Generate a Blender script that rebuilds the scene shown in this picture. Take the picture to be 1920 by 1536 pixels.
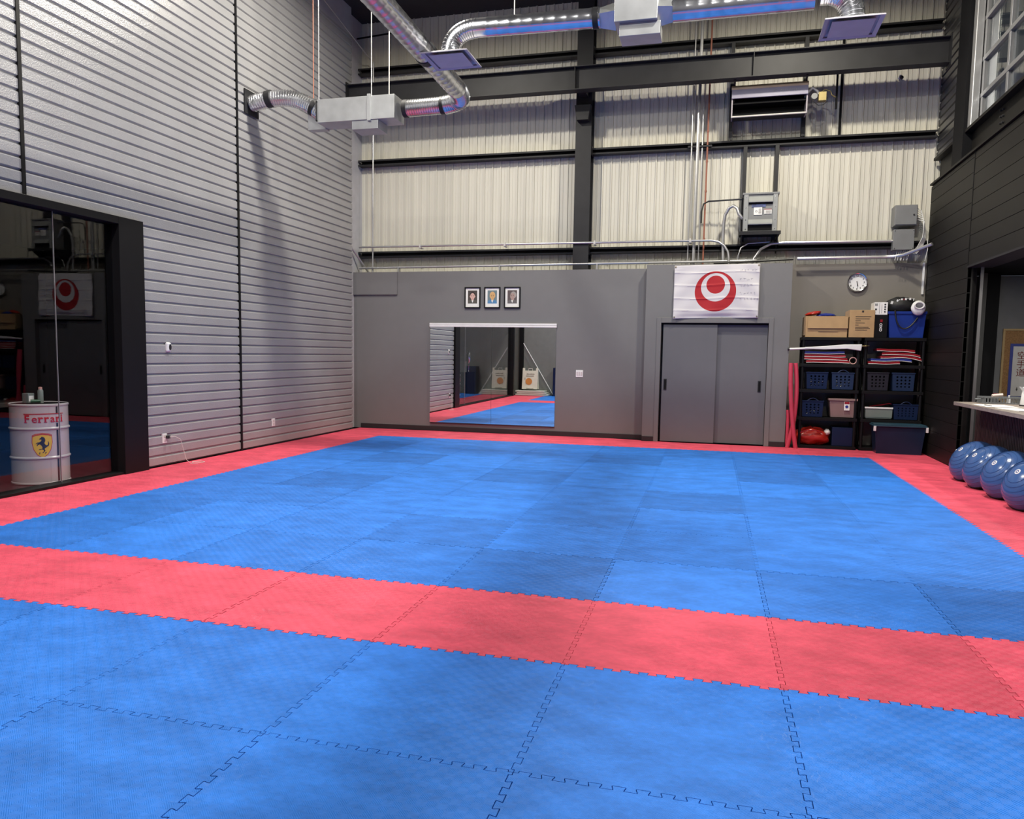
import bpy, bmesh, math, random
from mathutils import Vector, Matrix
from mathutils.geometry import delaunay_2d_cdt
random.seed(7)
PI = math.pi
for o in list(bpy.data.objects): bpy.data.objects.remove(o)
S = bpy.context.scene
C = S.collection

# ------------------------------------------------------------------ camera
cam = bpy.data.objects.new('camera', bpy.data.cameras.new('camera')); C.objects.link(cam)
YAW, PITCH, ROLL, FPX, CX, CY = -0.2621, -0.0887, 0.0161, 1447.26, 957.72, 791.1
f = Vector((math.sin(YAW)*math.cos(PITCH), math.cos(YAW)*math.cos(PITCH), math.sin(PITCH)))
r = Vector((math.cos(YAW), -math.sin(YAW), 0)); u = r.cross(f)
r2 = r*math.cos(ROLL)+u*math.sin(ROLL); u2 = -r*math.sin(ROLL)+u*math.cos(ROLL)
cam.matrix_world = Matrix(((r2.x,u2.x,-f.x,0.6642),(r2.y,u2.y,-f.y,-3.547),(r2.z,u2.z,-f.z,1.4883),(0,0,0,1)))
cam.data.sensor_width = 36; cam.data.lens = 36*FPX/1920
cam.data.shift_x = (960-CX)/1920; cam.data.shift_y = (CY-768)/1920
cam.data.clip_start = 0.05
S.camera = cam

# ------------------------------------------------------------------ world, lamps, exposure
w = bpy.data.worlds.new('world'); S.world = w; w.use_nodes = True
w.node_tree.nodes['Background'].inputs[0].default_value = (0.75, 0.8, 1, 1)
w.node_tree.nodes['Background'].inputs[1].default_value = 0.15
S.view_settings.view_transform = 'Standard'; S.view_settings.look = 'None'
S.view_settings.exposure = -0.75; S.view_settings.gamma = 1.0; S.view_settings.use_curve_mapping = False
LAMPS = [(-3.76, 6.35, 7.3, 560, (1, .94, .82)), (1.6, 7.2, 7.3, 520, (1, .93, .78)), (1.5, 2.9, 7.2, 520, (1, .97, .92)),
         (-3.76, 1.8, 7.3, 320, (1, .97, .92)), (1.5, -2.0, 7.2, 300, (1, .97, .92)), (-3.76, -1.6, 7.3, 460, (1, .97, .92))]
def lamp_light(name, loc, power, col, size, parent=None):
    l = bpy.data.lights.new(name, 'AREA'); l.shape = 'DISK'; l.size = size; l.energy = power; l.color = col
    o = bpy.data.objects.new(name, l); C.objects.link(o); o.location = loc
    if parent: o.parent = parent
    return o

# ------------------------------------------------------------------ helpers
def V(*a): return Vector(a)
def wl(o):
    p = V(0,0,0)
    while o: p = p + o.location; o = o.parent
    return p
class MB:
    def __init__(s): s.v=[]; s.f=[]; s.m=[]; s.cur=0
    def add(s, vs, fs):
        n=len(s.v); s.v += [tuple(v) for v in vs]
        for q in fs: s.f.append([n+i for i in q]); s.m.append(s.cur)
        return s
    def mi(s, i): s.cur=i; return s
    def box(s, x0,x1,y0,y1,z0,z1):
        vs=[(x,y,z) for z in (z0,z1) for y in (y0,y1) for x in (x0,x1)]
        return s.add(vs,[(0,2,3,1),(4,5,7,6),(0,1,5,4),(2,6,7,3),(0,4,6,2),(1,3,7,5)])
    def obox(s, c, sx, sy, sz, M=None):
        M = M or Matrix.Identity(3)
        vs=[V(*c)+M@V(x*sx/2,y*sy/2,z*sz/2) for z in (-1,1) for y in (-1,1) for x in (-1,1)]
        return s.add(vs,[(0,2,3,1),(4,5,7,6),(0,1,5,4),(2,6,7,3),(0,4,6,2),(1,3,7,5)])
    def tube(s, pts, r, n=10, cap=True, closed=False):
        pts=[V(*p) for p in pts]; k=len(pts); rs = r if isinstance(r,(list,tuple)) else [r]*k
        vs=[]; prev=None
        for i,p in enumerate(pts):
            if closed: t=(pts[(i+1)%k]-pts[i-1]).normalized()
            else: t=(pts[min(i+1,k-1)]-pts[max(i-1,0)]).normalized()
            if prev is None: a=V(0,0,1) if abs(t.z)<.9 else V(1,0,0)
            else: a=prev
            b=t.cross(a).normalized(); a=b.cross(t).normalized(); prev=a
            for j in range(n):
                q=2*PI*j/n; vs.append(p+(a*math.cos(q)+b*math.sin(q))*rs[i])
        fs=[]
        for i in range(k if closed else k-1):
            for j in range(n):
                a0=i*n+j; a1=i*n+(j+1)%n; b0=((i+1)%k)*n+j; b1=((i+1)%k)*n+(j+1)%n
                fs.append((a0,a1,b1,b0))
        if cap and not closed:
            fs.append(tuple(range(n))[::-1]); fs.append(tuple((k-1)*n+j for j in range(n)))
        return s.add(vs,fs)
    def cyl(s,p0,p1,r,n=16): return s.tube([p0,p1],r,n)
    def lathe(s, prof, c=(0,0,0), n=32, axis='z', cap=True):
        vs=[]
        for (rr,h) in prof:
            for j in range(n):
                q=2*PI*j/n; a,b=rr*math.cos(q),rr*math.sin(q)
                p={'z':(a,b,h),'y':(a,h,b),'x':(h,a,b)}[axis]
                vs.append((c[0]+p[0],c[1]+p[1],c[2]+p[2]))
        fs=[]
        for i in range(len(prof)-1):
            for j in range(n):
                fs.append((i*n+j,i*n+(j+1)%n,(i+1)*n+(j+1)%n,(i+1)*n+j))
        if cap and not (len(prof)==2 and abs(prof[0][1]-prof[1][1])<1e-9):
            if prof[0][0]>1e-6: fs.append(tuple(range(n))[::-1])
            if prof[-1][0]>1e-6: fs.append(tuple((len(prof)-1)*n+j for j in range(n)))
        return s.add(vs,fs)
    def prism(s, poly, a0, a1, axis='y'):
        # poly: 2D outline; axis y -> (x,z), x -> (y,z), z -> (x,y)
        def P(p,h): return {'y':(p[0],h,p[1]),'x':(h,p[0],p[1]),'z':(p[0],p[1],h)}[axis]
        n=len(poly); vs=[P(p,a0) for p in poly]+[P(p,a1) for p in poly]
        fs=[tuple(range(n)),tuple(range(2*n-1,n-1,-1))]+[(i,n+i,n+(i+1)%n,(i+1)%n) for i in range(n)]
        return s.add(vs,fs)
    def sheet(s, prof, a0, a1, axis):
        # open profile extruded: prof 2D points; axis of extrusion
        def P(p,h): return {'y':(p[0],h,p[1]),'x':(h,p[0],p[1]),'z':(p[0],p[1],h)}[axis]
        n=len(prof); vs=[P(p,a0) for p in prof]+[P(p,a1) for p in prof]
        return s.add(vs,[(i,i+1,n+i+1,n+i) for i in range(n-1)])
    def flat(s, poly, y, axis='y'):
        def P(p): return {'y':(p[0],y,p[1]),'x':(y,p[0],p[1]),'z':(p[0],p[1],y)}[axis]
        return s.add([P(p) for p in poly],[tuple(range(len(poly)))])
    def ball(s, c, rx, ry, rz, nu=20, nv=12, lump=0, seed=1):
        rd=random.Random(seed); ph=[rd.uniform(0,6.28) for _ in range(6)]
        vs=[(c[0],c[1],c[2]-rz)]
        for i in range(1,nv):
            t=PI*i/nv
            for j in range(nu):
                q=2*PI*j/nu
                k=1+lump*(math.sin(3*q+ph[0]+2*t)+math.sin(5*q+ph[1])*math.sin(3*t+ph[2])+.7*math.sin(7*t+ph[3]+2*q)+.5*math.sin(9*q+ph[4])*math.sin(8*t+ph[5]))
                vs.append((c[0]+rx*k*math.sin(t)*math.cos(q),c[1]+ry*k*math.sin(t)*math.sin(q),c[2]-rz*k*math.cos(t)))
        vs.append((c[0],c[1],c[2]+rz)); e=len(vs)-1
        fs=[(0,1+(j+1)%nu,1+j) for j in range(nu)]
        for i in range(nv-2):
            for j in range(nu): fs.append((1+i*nu+j,1+i*nu+(j+1)%nu,1+(i+1)*nu+(j+1)%nu,1+(i+1)*nu+j))
        fs+=[(e,1+(nv-2)*nu+j,1+(nv-2)*nu+(j+1)%nu) for j in range(nu)]
        return s.add(vs,fs)
def meshobj(mb, name, mats, smooth=False, off=V(0,0,0), bev=0, recalc=True):
    me=bpy.data.meshes.new(name); me.from_pydata([V(*v)-off for v in mb.v],[],mb.f)
    if not isinstance(mats,(list,tuple)): mats=[mats]
    for m in mats: me.materials.append(m)
    for p,i in zip(me.polygons,mb.m): p.material_index=i
    if recalc:
        b=bmesh.new(); b.from_mesh(me); bmesh.ops.recalc_face_normals(b,faces=b.faces); b.to_mesh(me); b.free()
    if smooth:
        me.shade_smooth(); me.set_sharp_from_angle(angle=0.7)
    me.update()
    o=bpy.data.objects.new(name,me); C.objects.link(o)
    if bev:
        mo=o.modifiers.new('bevel','BEVEL'); mo.width=bev; mo.segments=2; mo.limit_method='ANGLE'
    return o
def tag(o,label=None,cat=None,group=None,kind=None):
    if label: o['label']=label
    if cat: o['category']=cat
    if group: o['group']=group
    if kind: o['kind']=kind
    return o
def thing(name,label,cat,loc=(0,0,0),rot=(0,0,0),group=None):
    o=bpy.data.objects.new(name,None); C.objects.link(o); o.empty_display_size=.1
    o.location=loc; o.rotation_euler=rot; tag(o,label,cat,group); return o
def part(mb,name,mats,parent,smooth=False,local=False,label=None,bev=0,recalc=True):
    off=V(0,0,0) if local else wl(parent)
    o=meshobj(mb,name,mats,smooth,off,bev,recalc); o.parent=parent
    if label: o['label']=label
    return o
def solo(mb,name,label,cat,mats,group=None,smooth=False,bev=0,recalc=True):
    xs=[v[0] for v in mb.v]; ys=[v[1] for v in mb.v]; zs=[v[2] for v in mb.v]
    off=V((min(xs)+max(xs))/2,(min(ys)+max(ys))/2,min(zs))
    o=meshobj(mb,name,mats,smooth,off,bev,recalc); o.location=off
    return tag(o,label,cat,group)
def struct(mb,name,mats,smooth=False,bev=0,parent=None,recalc=True):
    o=meshobj(mb,name,mats,smooth,V(0,0,0),bev,recalc)
    if parent: o.parent=parent
    else: o['kind']='structure'
    return o
def copy_tree(o,parent=None):
    c=o.copy(); C.objects.link(c); c.parent=parent
    for ch in [x for x in list(bpy.data.objects) if x.parent==o]: copy_tree(ch,c)
    return c
def textmb(s, size, bold=0.0, align='CENTER', extrude=0.0006, shear=0):
    cu=bpy.data.curves.new('t','FONT'); cu.body=s; cu.size=size; cu.offset=bold; cu.extrude=extrude
    cu.align_x=align; cu.align_y='CENTER'; cu.shear=shear
    o=bpy.data.objects.new('t',cu); C.objects.link(o)
    dg=bpy.context.evaluated_depsgraph_get(); me=bpy.data.meshes.new_from_object(o.evaluated_get(dg))
    mb=MB(); mb.v=[tuple(v.co) for v in me.vertices]; mb.f=[list(p.vertices) for p in me.polygons]; mb.m=[0]*len(mb.f)
    bpy.data.objects.remove(o); bpy.data.curves.remove(cu); bpy.data.meshes.remove(me)
    return mb   # in the XY plane, facing +Z
def place(mb, fn):
    mb.v=[tuple(fn(*v)) for v in mb.v]; return mb
def join(a,b,mat=None):
    n=len(a.v); a.v+=b.v; a.f+=[[n+i for i in q] for q in b.f]; a.m+=[mat if mat is not None else i for i in b.m]; return a
def arc(c,r0,a0,a1,n,plane='xz'):
    out=[]
    for i in range(n+1):
        t=a0+(a1-a0)*i/n; a,b=r0*math.cos(t),r0*math.sin(t)
        out.append({'xz':(c[0]+a,c[1],c[2]+b),'xy':(c[0]+a,c[1]+b,c[2]),'yz':(c[0],c[1]+a,c[2]+b)}[plane])
    return out
def ell(cx,cz,rx,rz,n=20,a0=0,a1=2*PI):
    return [(cx+rx*math.cos(a0+(a1-a0)*i/n),cz+rz*math.sin(a0+(a1-a0)*i/n)) for i in range(n)]

# ------------------------------------------------------------------ materials
def pm(name,rgb,rough=.5,metal=0,var=.06,vs=6,bump=0,bs=40,coat=0,spec=.5,emit=None,sheen=0,stretch=(1,1,1),rvar=0):
    m=bpy.data.materials.new(name); m.use_nodes=True; nt=m.node_tree; N=nt.nodes; L=nt.links
    b=N['Principled BSDF']; b.inputs['Roughness'].default_value=rough; b.inputs['Metallic'].default_value=metal
    b.inputs['Specular IOR Level'].default_value=spec; b.inputs['Coat Weight'].default_value=coat
    b.inputs['Sheen Weight'].default_value=sheen
    tc=N.new('ShaderNodeTexCoord'); mp=N.new('ShaderNodeMapping'); mp.inputs['Scale'].default_value=stretch
    L.new(tc.outputs['Object'],mp.inputs[0])
    no=N.new('ShaderNodeTexNoise'); no.inputs['Scale'].default_value=vs; no.inputs['Detail'].default_value=5
    L.new(mp.outputs[0],no.inputs['Vector'])
    cr=N.new('ShaderNodeValToRGB'); cr.color_ramp.elements[0].position=.3; cr.color_ramp.elements[1].position=.7
    cr.color_ramp.elements[0].color=tuple(c*(1-var) for c in rgb)+(1,); cr.color_ramp.elements[1].color=tuple(min(1,c*(1+var)) for c in rgb)+(1,)
    L.new(no.outputs['Fac'],cr.inputs[0]); L.new(cr.outputs[0],b.inputs['Base Color'])
    if rvar:
        mr=N.new('ShaderNodeMapRange'); mr.inputs['To Min'].default_value=rough-rvar; mr.inputs['To Max'].default_value=rough+rvar
        L.new(no.outputs['Fac'],mr.inputs['Value']); L.new(mr.outputs[0],b.inputs['Roughness'])
    if bump:
        n2=N.new('ShaderNodeTexNoise'); n2.inputs['Scale'].default_value=bs; n2.inputs['Detail'].default_value=3
        L.new(mp.outputs[0],n2.inputs['Vector'])
        bu=N.new('ShaderNodeBump'); bu.inputs['Strength'].default_value=bump; bu.inputs['Distance'].default_value=.01
        L.new(n2.outputs['Fac'],bu.inputs['Height']); L.new(bu.outputs[0],b.inputs['Normal'])
    if emit:
        b.inputs['Emission Color'].default_value=emit[:3]+(1,); b.inputs['Emission Strength'].default_value=emit[3]
    return m
def glassmat(name, tint, ior=1.5, extra=0.0):
    m=bpy.data.materials.new(name); m.use_nodes=True; nt=m.node_tree; N=nt.nodes; L=nt.links
    for n in list(N): N.remove(n)
    out=N.new('ShaderNodeOutputMaterial'); mx=N.new('ShaderNodeMixShader'); tr=N.new('ShaderNodeBsdfTransparent'); gl=N.new('ShaderNodeBsdfGlossy')
    tr.inputs[0].default_value=tint+(1,); gl.inputs['Roughness'].default_value=0.0; gl.inputs[0].default_value=(1,1,1,1)
    fr=N.new('ShaderNodeFresnel'); ge=N.new('ShaderNodeNewGeometry'); mr=N.new('ShaderNodeMapRange'); mr.inputs['To Min'].default_value=ior; mr.inputs['To Max'].default_value=1/ior
    L.new(ge.outputs['Backfacing'],mr.inputs['Value']); L.new(mr.outputs[0],fr.inputs[0])
    ad=N.new('ShaderNodeMath'); ad.operation='ADD'; ad.inputs[1].default_value=extra; ad.use_clamp=True
    L.new(fr.outputs[0],ad.inputs[0]); L.new(ad.outputs[0],mx.inputs[0]); L.new(tr.outputs[0],mx.inputs[1]); L.new(gl.outputs[0],mx.inputs[2]); L.new(mx.outputs[0],out.inputs[0])
    return m
def matmat(name, rgb):
    """EVA foam: object colour sets the sheet's own tone; scuffs and a woven grip texture."""
    m=bpy.data.materials.new(name); m.use_nodes=True; nt=m.node_tree; N=nt.nodes; L=nt.links
    b=N['Principled BSDF']; b.inputs['Roughness'].default_value=.5; b.inputs['Specular IOR Level'].default_value=.22
    ge=N.new('ShaderNodeNewGeometry'); oi=N.new('ShaderNodeObjectInfo')
    # soft blotches and fine scuffs, running along x
    mp=N.new('ShaderNodeMapping'); mp.inputs['Scale'].default_value=(1.0,1.6,1); L.new(ge.outputs['Position'],mp.inputs[0])
    n1=N.new('ShaderNodeTexNoise'); n1.inputs['Scale'].default_value=3.2; n1.inputs['Detail'].default_value=8; n1.inputs['Roughness'].default_value=.62; L.new(mp.outputs[0],n1.inputs['Vector'])
    n2=N.new('ShaderNodeTexNoise'); n2.inputs['Scale'].default_value=28; n2.inputs['Detail'].default_value=6; n2.inputs['Distortion'].default_value=.6; L.new(mp.outputs[0],n2.inputs['Vector'])
    r1=N.new('ShaderNodeMapRange'); r1.inputs['From Min'].default_value=.36; r1.inputs['From Max'].default_value=.66; r1.inputs['To Min'].default_value=.84; r1.inputs['To Max'].default_value=1.17; L.new(n1.outputs['Fac'],r1.inputs['Value'])
    r2=N.new('ShaderNodeMapRange'); r2.inputs['From Min'].default_value=.3; r2.inputs['From Max'].default_value=.7; r2.inputs['To Min'].default_value=.93; r2.inputs['To Max'].default_value=1.08; L.new(n2.outputs['Fac'],r2.inputs['Value'])
    mu=N.new('ShaderNodeMath'); mu.operation='MULTIPLY'; L.new(r1.outputs[0],mu.inputs[0]); L.new(r2.outputs[0],mu.inputs[1])
    vm=N.new('ShaderNodeVectorMath'); vm.operation='SCALE'; L.new(oi.outputs['Color'],vm.inputs[0]); L.new(mu.outputs[0],vm.inputs['Scale'])
    # pale scratches
    mp3=N.new('ShaderNodeMapping'); mp3.inputs['Scale'].default_value=(1.2,.5,1); mp3.inputs['Rotation'].default_value=(0,0,.7); L.new(ge.outputs['Position'],mp3.inputs[0])
    n3=N.new('ShaderNodeTexNoise'); n3.inputs['Scale'].default_value=7; n3.inputs['Detail'].default_value=4; n3.inputs['Distortion'].default_value=2.5; L.new(mp3.outputs[0],n3.inputs['Vector'])
    r3=N.new('ShaderNodeValToRGB'); e=r3.color_ramp.elements; e[0].position=.492; e[0].color=(0,0,0,1); e[1].position=.5; e[1].color=(1,1,1,1); e2=r3.color_ramp.elements.new(.508); e2.color=(0,0,0,1)
    L.new(n3.outputs['Fac'],r3.inputs[0])
    n4=N.new('ShaderNodeTexNoise'); n4.inputs['Scale'].default_value=1.3; L.new(ge.outputs['Position'],n4.inputs['Vector'])
    r4=N.new('ShaderNodeMapRange'); r4.inputs['From Min'].default_value=.5; r4.inputs['From Max'].default_value=.75; r4.inputs['To Max'].default_value=.22; L.new(n4.outputs['Fac'],r4.inputs['Value'])
    m4=N.new('ShaderNodeMath'); m4.operation='MULTIPLY'; L.new(r3.outputs[0],m4.inputs[0]); L.new(r4.outputs[0],m4.inputs[1])
    mx=N.new('ShaderNodeMix'); mx.data_type='RGBA'; L.new(m4.outputs[0],mx.inputs['Factor']); L.new(vm.outputs[0],mx.inputs['A']); mx.inputs['B'].default_value=(.55,.65,.85,1)
    L.new(mx.outputs['Result'],b.inputs['Base Color'])
    # woven grip pattern: cells of ridges in alternating directions
    sep=N.new('ShaderNodeSeparateXYZ'); L.new(ge.outputs['Position'],sep.inputs[0])
    ch=N.new('ShaderNodeTexChecker'); ch.inputs['Scale'].default_value=28; L.new(ge.outputs['Position'],ch.inputs['Vector'])
    # flatten z so that the checker only depends on x,y
    cmb=N.new('ShaderNodeCombineXYZ'); L.new(sep.outputs['X'],cmb.inputs['X']); L.new(sep.outputs['Y'],cmb.inputs['Y']); cmb.inputs['Z'].default_value=.005; L.new(cmb.outputs[0],ch.inputs['Vector'])
    def ridge(axis):
        a=N.new('ShaderNodeMath'); a.operation='MULTIPLY'; a.inputs[1].default_value=2*PI/.009; L.new(axis,a.inputs[0])
        s_=N.new('ShaderNodeMath'); s_.operation='SINE'; L.new(a.outputs[0],s_.inputs[0]); return s_
    ax=N.new('ShaderNodeMath'); ax.operation='ADD'; L.new(sep.outputs['X'],ax.inputs[0]); L.new(sep.outputs['Y'],ax.inputs[1])
    ay=N.new('ShaderNodeMath'); ay.operation='SUBTRACT'; L.new(sep.outputs['X'],ay.inputs[0]); L.new(sep.outputs['Y'],ay.inputs[1])
    s1=ridge(ax.outputs[0]); s2=ridge(ay.outputs[0])
    mh=N.new('ShaderNodeMix'); mh.data_type='FLOAT'; L.new(ch.outputs['Fac'],mh.inputs['Factor']); L.new(s1.outputs[0],mh.inputs['A']); L.new(s2.outputs[0],mh.inputs['B'])
    bu=N.new('ShaderNodeBump'); bu.inputs['Distance'].default_value=.0009; bu.inputs['Strength'].default_value=.7
    L.new(mh.outputs['Result'],bu.inputs['Height']); L.new(bu.outputs[0],b.inputs['Normal'])
    return m

M={}
M['mat']=matmat('eva_foam',None)
M['concrete']=pm('concrete',(.03,.03,.032),.8)
M['rib']=pm('galvanised_siding',(.37,.37,.378),.33,.28,var=.05,vs=2,bump=.3,bs=75)
M['ext']=pm('cream_liner_panel',(.60,.58,.50),.5,.0,var=.07,vs=1.2,stretch=(3,3,.25))
M['flash']=pm('white_flashing',(.5,.5,.53),.45,.1)
M['dry']=pm('grey_paint',(.165,.163,.165),.6,var=.02,bump=.03,bs=200)
M['dry2']=pm('taupe_grey_paint',(.19,.175,.155),.6,var=.02)
M['door']=pm('grey_door_paint',(.135,.135,.145),.42,var=.02)
M['base']=pm('charcoal_baseboard',(.02,.018,.02),.5)
M['black']=pm('black_satin',(.006,.006,.007),.45,spec=.2)
M['blackpanel']=pm('black_siding',(.0085,.0078,.0072),.5,spec=.18,var=.15,vs=3)
M['blackmatte']=pm('black_matte',(.005,.005,.006),.7,spec=.15)
M['steel']=pm('grey_primer_steel',(.024,.024,.026),.5,.0,spec=.25,var=.15,vs=4)
M['steel_dk']=pm('dark_primer_steel',(.018,.018,.02),.5,.0,spec=.25,var=.15,vs=4)
M['galv']=pm('galvanised_duct',(.66,.67,.7),.22,.95,var=.12,vs=7,bump=.05,bs=10,rvar=.06)
M['galvbox']=pm('galvanised_plenum',(.50,.51,.51),.42,.7,var=.1,vs=5,rvar=.06)
M['conduit']=pm('conduit_metal',(.5,.5,.5),.35,.7)
M['copper']=pm('red_pipe_paint',(.30,.11,.07),.5)
M['diff']=pm('white_diffuser',(.50,.48,.50),.5)
M['white']=pm('white_plastic',(.75,.75,.75),.4)
M['offwhite']=pm('off_white_metal',(.62,.6,.56),.45,.2)
M['paper']=pm('paper',(.78,.77,.74),.7)
M['ceil']=pm('dark_ceiling',(.022,.022,.022),.8)
M['ebox']=pm('grey_enclosure_paint',(.19,.195,.195),.42)
M['ebox2']=pm('light_grey_enclosure_paint',(.27,.28,.275),.4)
M['cable_w']=pm('white_cable',(.65,.65,.62),.5)
M['cable_b']=pm('black_cable',(.012,.012,.012),.45)
M['shelfp']=pm('black_shelf_plastic',(.006,.006,.007),.5,spec=.2)
M['navy']=pm('navy_plastic',(.006,.015,.05),.4,spec=.25)
M['navy2']=pm('slate_blue_plastic',(.014,.028,.07),.4,spec=.25)
M['greyp']=pm('dark_grey_plastic',(.018,.018,.026),.45,spec=.25)
M['bluetub']=pm('bright_blue_plastic',(.01,.035,.24),.35)
M['teal']=pm('navy_tote_plastic',(.008,.018,.045),.35,spec=.3)
M['teallid']=pm('teal_lid_plastic',(.018,.055,.085),.35)
M['card']=pm('cardboard',(.42,.27,.13),.75,var=.06,vs=8)
M['carddk']=pm('cardboard_inner',(.30,.20,.11),.8)
M['ink']=pm('print_ink',(.04,.03,.025),.7)
M['red']=pm('red_vinyl',(.26,.01,.018),.3)
M['redplastic']=pm('red_bag_vinyl',(.38,.02,.012),.25,coat=.4,bump=.5,bs=9)
M['bluev']=pm('blue_vinyl',(.015,.03,.22),.35)
M['pink']=pm('red_foam_noodle',(.55,.045,.09),.65)
M['bosu']=pm('blue_pvc',(.045,.105,.28),.2,coat=.15,spec=.5,var=.03)
M['tan']=pm('tan_plastic',(.24,.16,.145),.4)
M['sage']=pm('pale_green_plastic',(.17,.20,.18),.4)
M['wood']=pm('grey_oak_laminate',(.25,.21,.18),.5,var=.2,vs=12,stretch=(8,1,8))
M['slat']=pm('dark_brown_slats',(.035,.024,.022),.5)
M['cork']=pm('cork',(.36,.20,.085),.85,var=.25,vs=60)
M['oak']=pm('light_oak',(.55,.38,.18),.5)
M['bluefr']=pm('blue_mount',(.06,.08,.35),.5)
M['redink']=pm('dark_red_ink',(.20,.015,.012),.6)
M['mirror']=bpy.data.materials.new('silver_mirror'); M['mirror'].use_nodes=True
_b=M['mirror'].node_tree.nodes['Principled BSDF']; _b.inputs['Metallic'].default_value=1; _b.inputs['Roughness'].default_value=0.0; _b.inputs['Base Color'].default_value=(.88,.9,.89,1)
M['alu']=pm('brushed_aluminium',(.85,.85,.85),.3,.5)
M['glass']=glassmat('tinted_glass',(.94,.94,.95),1.33,0)
M['upglass']=glassmat('office_glass',(.75,.78,.76),1.5,.02)
M['barrel']=pm('white_enamel',(.52,.50,.49),.25,coat=.3,var=.02)
M['yellow']=pm('yellow_enamel',(.75,.55,.02),.35)
M['redsign']=pm('red_lettering',(.45,.01,.02),.4)
M['blk']=pm('black_print',(.01,.01,.014),.5)
M['chrome']=pm('chrome',(.7,.7,.7),.15,1)
M['brass']=pm('brass_valve',(.24,.19,.08),.4,.6)
M['skin1']=pm('portrait_skin_pale',(.62,.40,.34),.6); M['skin2']=pm('portrait_skin_gold',(.62,.38,.16),.6); M['skin3']=pm('portrait_skin_rose',(.38,.27,.24),.6)
M['hairdk']=pm('portrait_dark_hair',(.03,.02,.02),.7); M['hairlt']=pm('portrait_grey_hair',(.32,.30,.28),.7)
M['pbg1']=pm('portrait_backdrop_brown',(.06,.05,.045),.7); M['pbg2']=pm('portrait_backdrop_teal',(.14,.2,.22),.7); M['pbg3']=pm('portrait_backdrop_mauve',(.10,.075,.075),.7)
M['suit1']=pm('portrait_olive_jacket',(.09,.085,.07),.7); M['suit2']=pm('portrait_blue_jacket',(.08,.22,.4),.7); M['suit3']=pm('portrait_grey_jacket',(.13,.12,.12),.7)
M['lampglow']=pm('lamp_lens',(1,1,1),.5,emit=(1,.97,.9,30))

# ================================================================== SETTING
LX=-6.05; RX=3.85; ZC=7.72
struct(MB().box(-9.5,9,-6.5,11.2,-.16,-.026),'floor',M['concrete'])
struct(MB().box(-9.5,9,-6.5,11.2,ZC,ZC+.15),'ceiling',M['ceil'])
# left wall: horizontal ribbed siding, period .127
def ribprof(z0,z1,x):
    out=[]; z=z0
    while z<z1-1e-6:
        out+=[(x,z),(x,z+.088),(x-.013,z+.1005),(x-.022,z+.103),(x-.022,z+.115)]; z+=.127
    out.append((x,z)); return [(a,min(b,z1)) for a,b in out]
mb=MB()
mb.sheet(ribprof(2.97,7.2,LX),-3.2,9.84,'y')
mb.sheet([(a,b) for a,b in ribprof(.03,2.97,LX)],4.32,9.84,'y')
mb.box(-6.2,LX-.06,-3.2,9.84,2.97,ZC); mb.box(-6.2,LX-.06,4.32,9.84,0,2.98)
struct(mb,'wall_left',M['rib'],recalc=False)
struct(MB().box(LX-.16,LX-.02,-3.2,9.86,7.2,ZC),'trim_1',M['flash'])
for i,(y,z0) in enumerate(((2.735,2.97),(6.28,0.0))):
    struct(MB().box(LX-.02,LX+.012,y-.02,y+.02,z0,7.2),'trim_%d'%(i+2),M['black'])
struct(MB().box(-6.28,-6.2,9.80,10.6,0,ZC),'trim_4',M['flash'])
# back exterior wall: vertical liner panel
prof=[]; x=-6.4
while x<4.05:
    prof+=[(x,10.56),(x+.004,10.535),(x+.02,10.535),(x+.03,10.56),(x+.078,10.56),(x+.084,10.553),(x+.094,10.56)]; x+=.158
prof.append((x,10.56))
mb=MB().sheet(prof,2.2,ZC,'z'); mb.box(-6.4,4.1,10.565,10.7,2.2,ZC)
struct(mb,'wall_back',M['ext'],recalc=False)
# lower painted wall, closet bay and wall behind the shelving
struct(MB().box(-6.28,-.58,10.2,10.33,0,2.99),'wall_back_lower',M['dry'])
struct(MB().box(-6.2,-5.29,10.165,10.2,2.56,2.985),'trim_5',M['dry'],bev=.003)
mb=MB()
mb.box(-.6,-.325,10.0,10.5,0,3.03); mb.box(1.43,1.76,10.0,10.5,0,3.03); mb.box(-.325,1.43,10.0,10.5,2.06,3.03); mb.box(-.325,1.43,10.25,10.5,0,2.06)
struct(mb,'wall_closet',M['dry'])
mb=MB(); mb.box(-.40,-.325,9.985,10.0,0,2.14); mb.box(1.43,1.505,9.985,10.0,0,2.14); mb.box(-.325,1.43,9.985,10.0,2.05,2.14)
struct(mb,'trim_6',M['dry'],bev=.004)
struct(MB().box(-.325,1.43,10.03,10.15,2.02,2.05),'trim_7',M['blackmatte'])
d=struct(MB().box(-.29,.61,10.03,10.065,.012,2.02),'door_1',M['door'],bev=.003)
h=MB(); h.box(-.255,-.205,10.022,10.03,.9,1.09); part(h,'flush_pull',M['steel'],d,bev=.002)
h=MB(); h.box(-.243,-.217,10.019,10.0222,.915,1.075); part(h,'recess',M['blackmatte'],d)
d=struct(MB().box(.56,1.425,10.09,10.125,.012,2.03),'door_2',M['door'],bev=.003)
h=MB(); h.box(1.30,1.35,10.082,10.09,.9,1.09); part(h,'flush_pull',M['steel'],d,bev=.002)
h=MB(); h.box(1.312,1.338,10.079,10.0822,.915,1.075); part(h,'recess',M['blackmatte'],d)
struct(MB().box(-6.05,-.6,10.185,10.2,0,.085),'baseboard_back',M['base'],bev=.003)
mb=MB(); mb.box(-.6,-.405,9.985,10.0,0,.085); mb.box(1.51,1.76,9.985,10.0,0,.085)
struct(mb,'baseboard_closet',M['base'],bev=.003)
struct(MB().box(1.76,RX+.1,10.47,10.53,0,3.06),'wall_back_shelving',M['dry2'])
struct(MB().box(3.79,3.82,10.44,10.468,2.55,3.06),'trim_8',M['white'])
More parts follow.
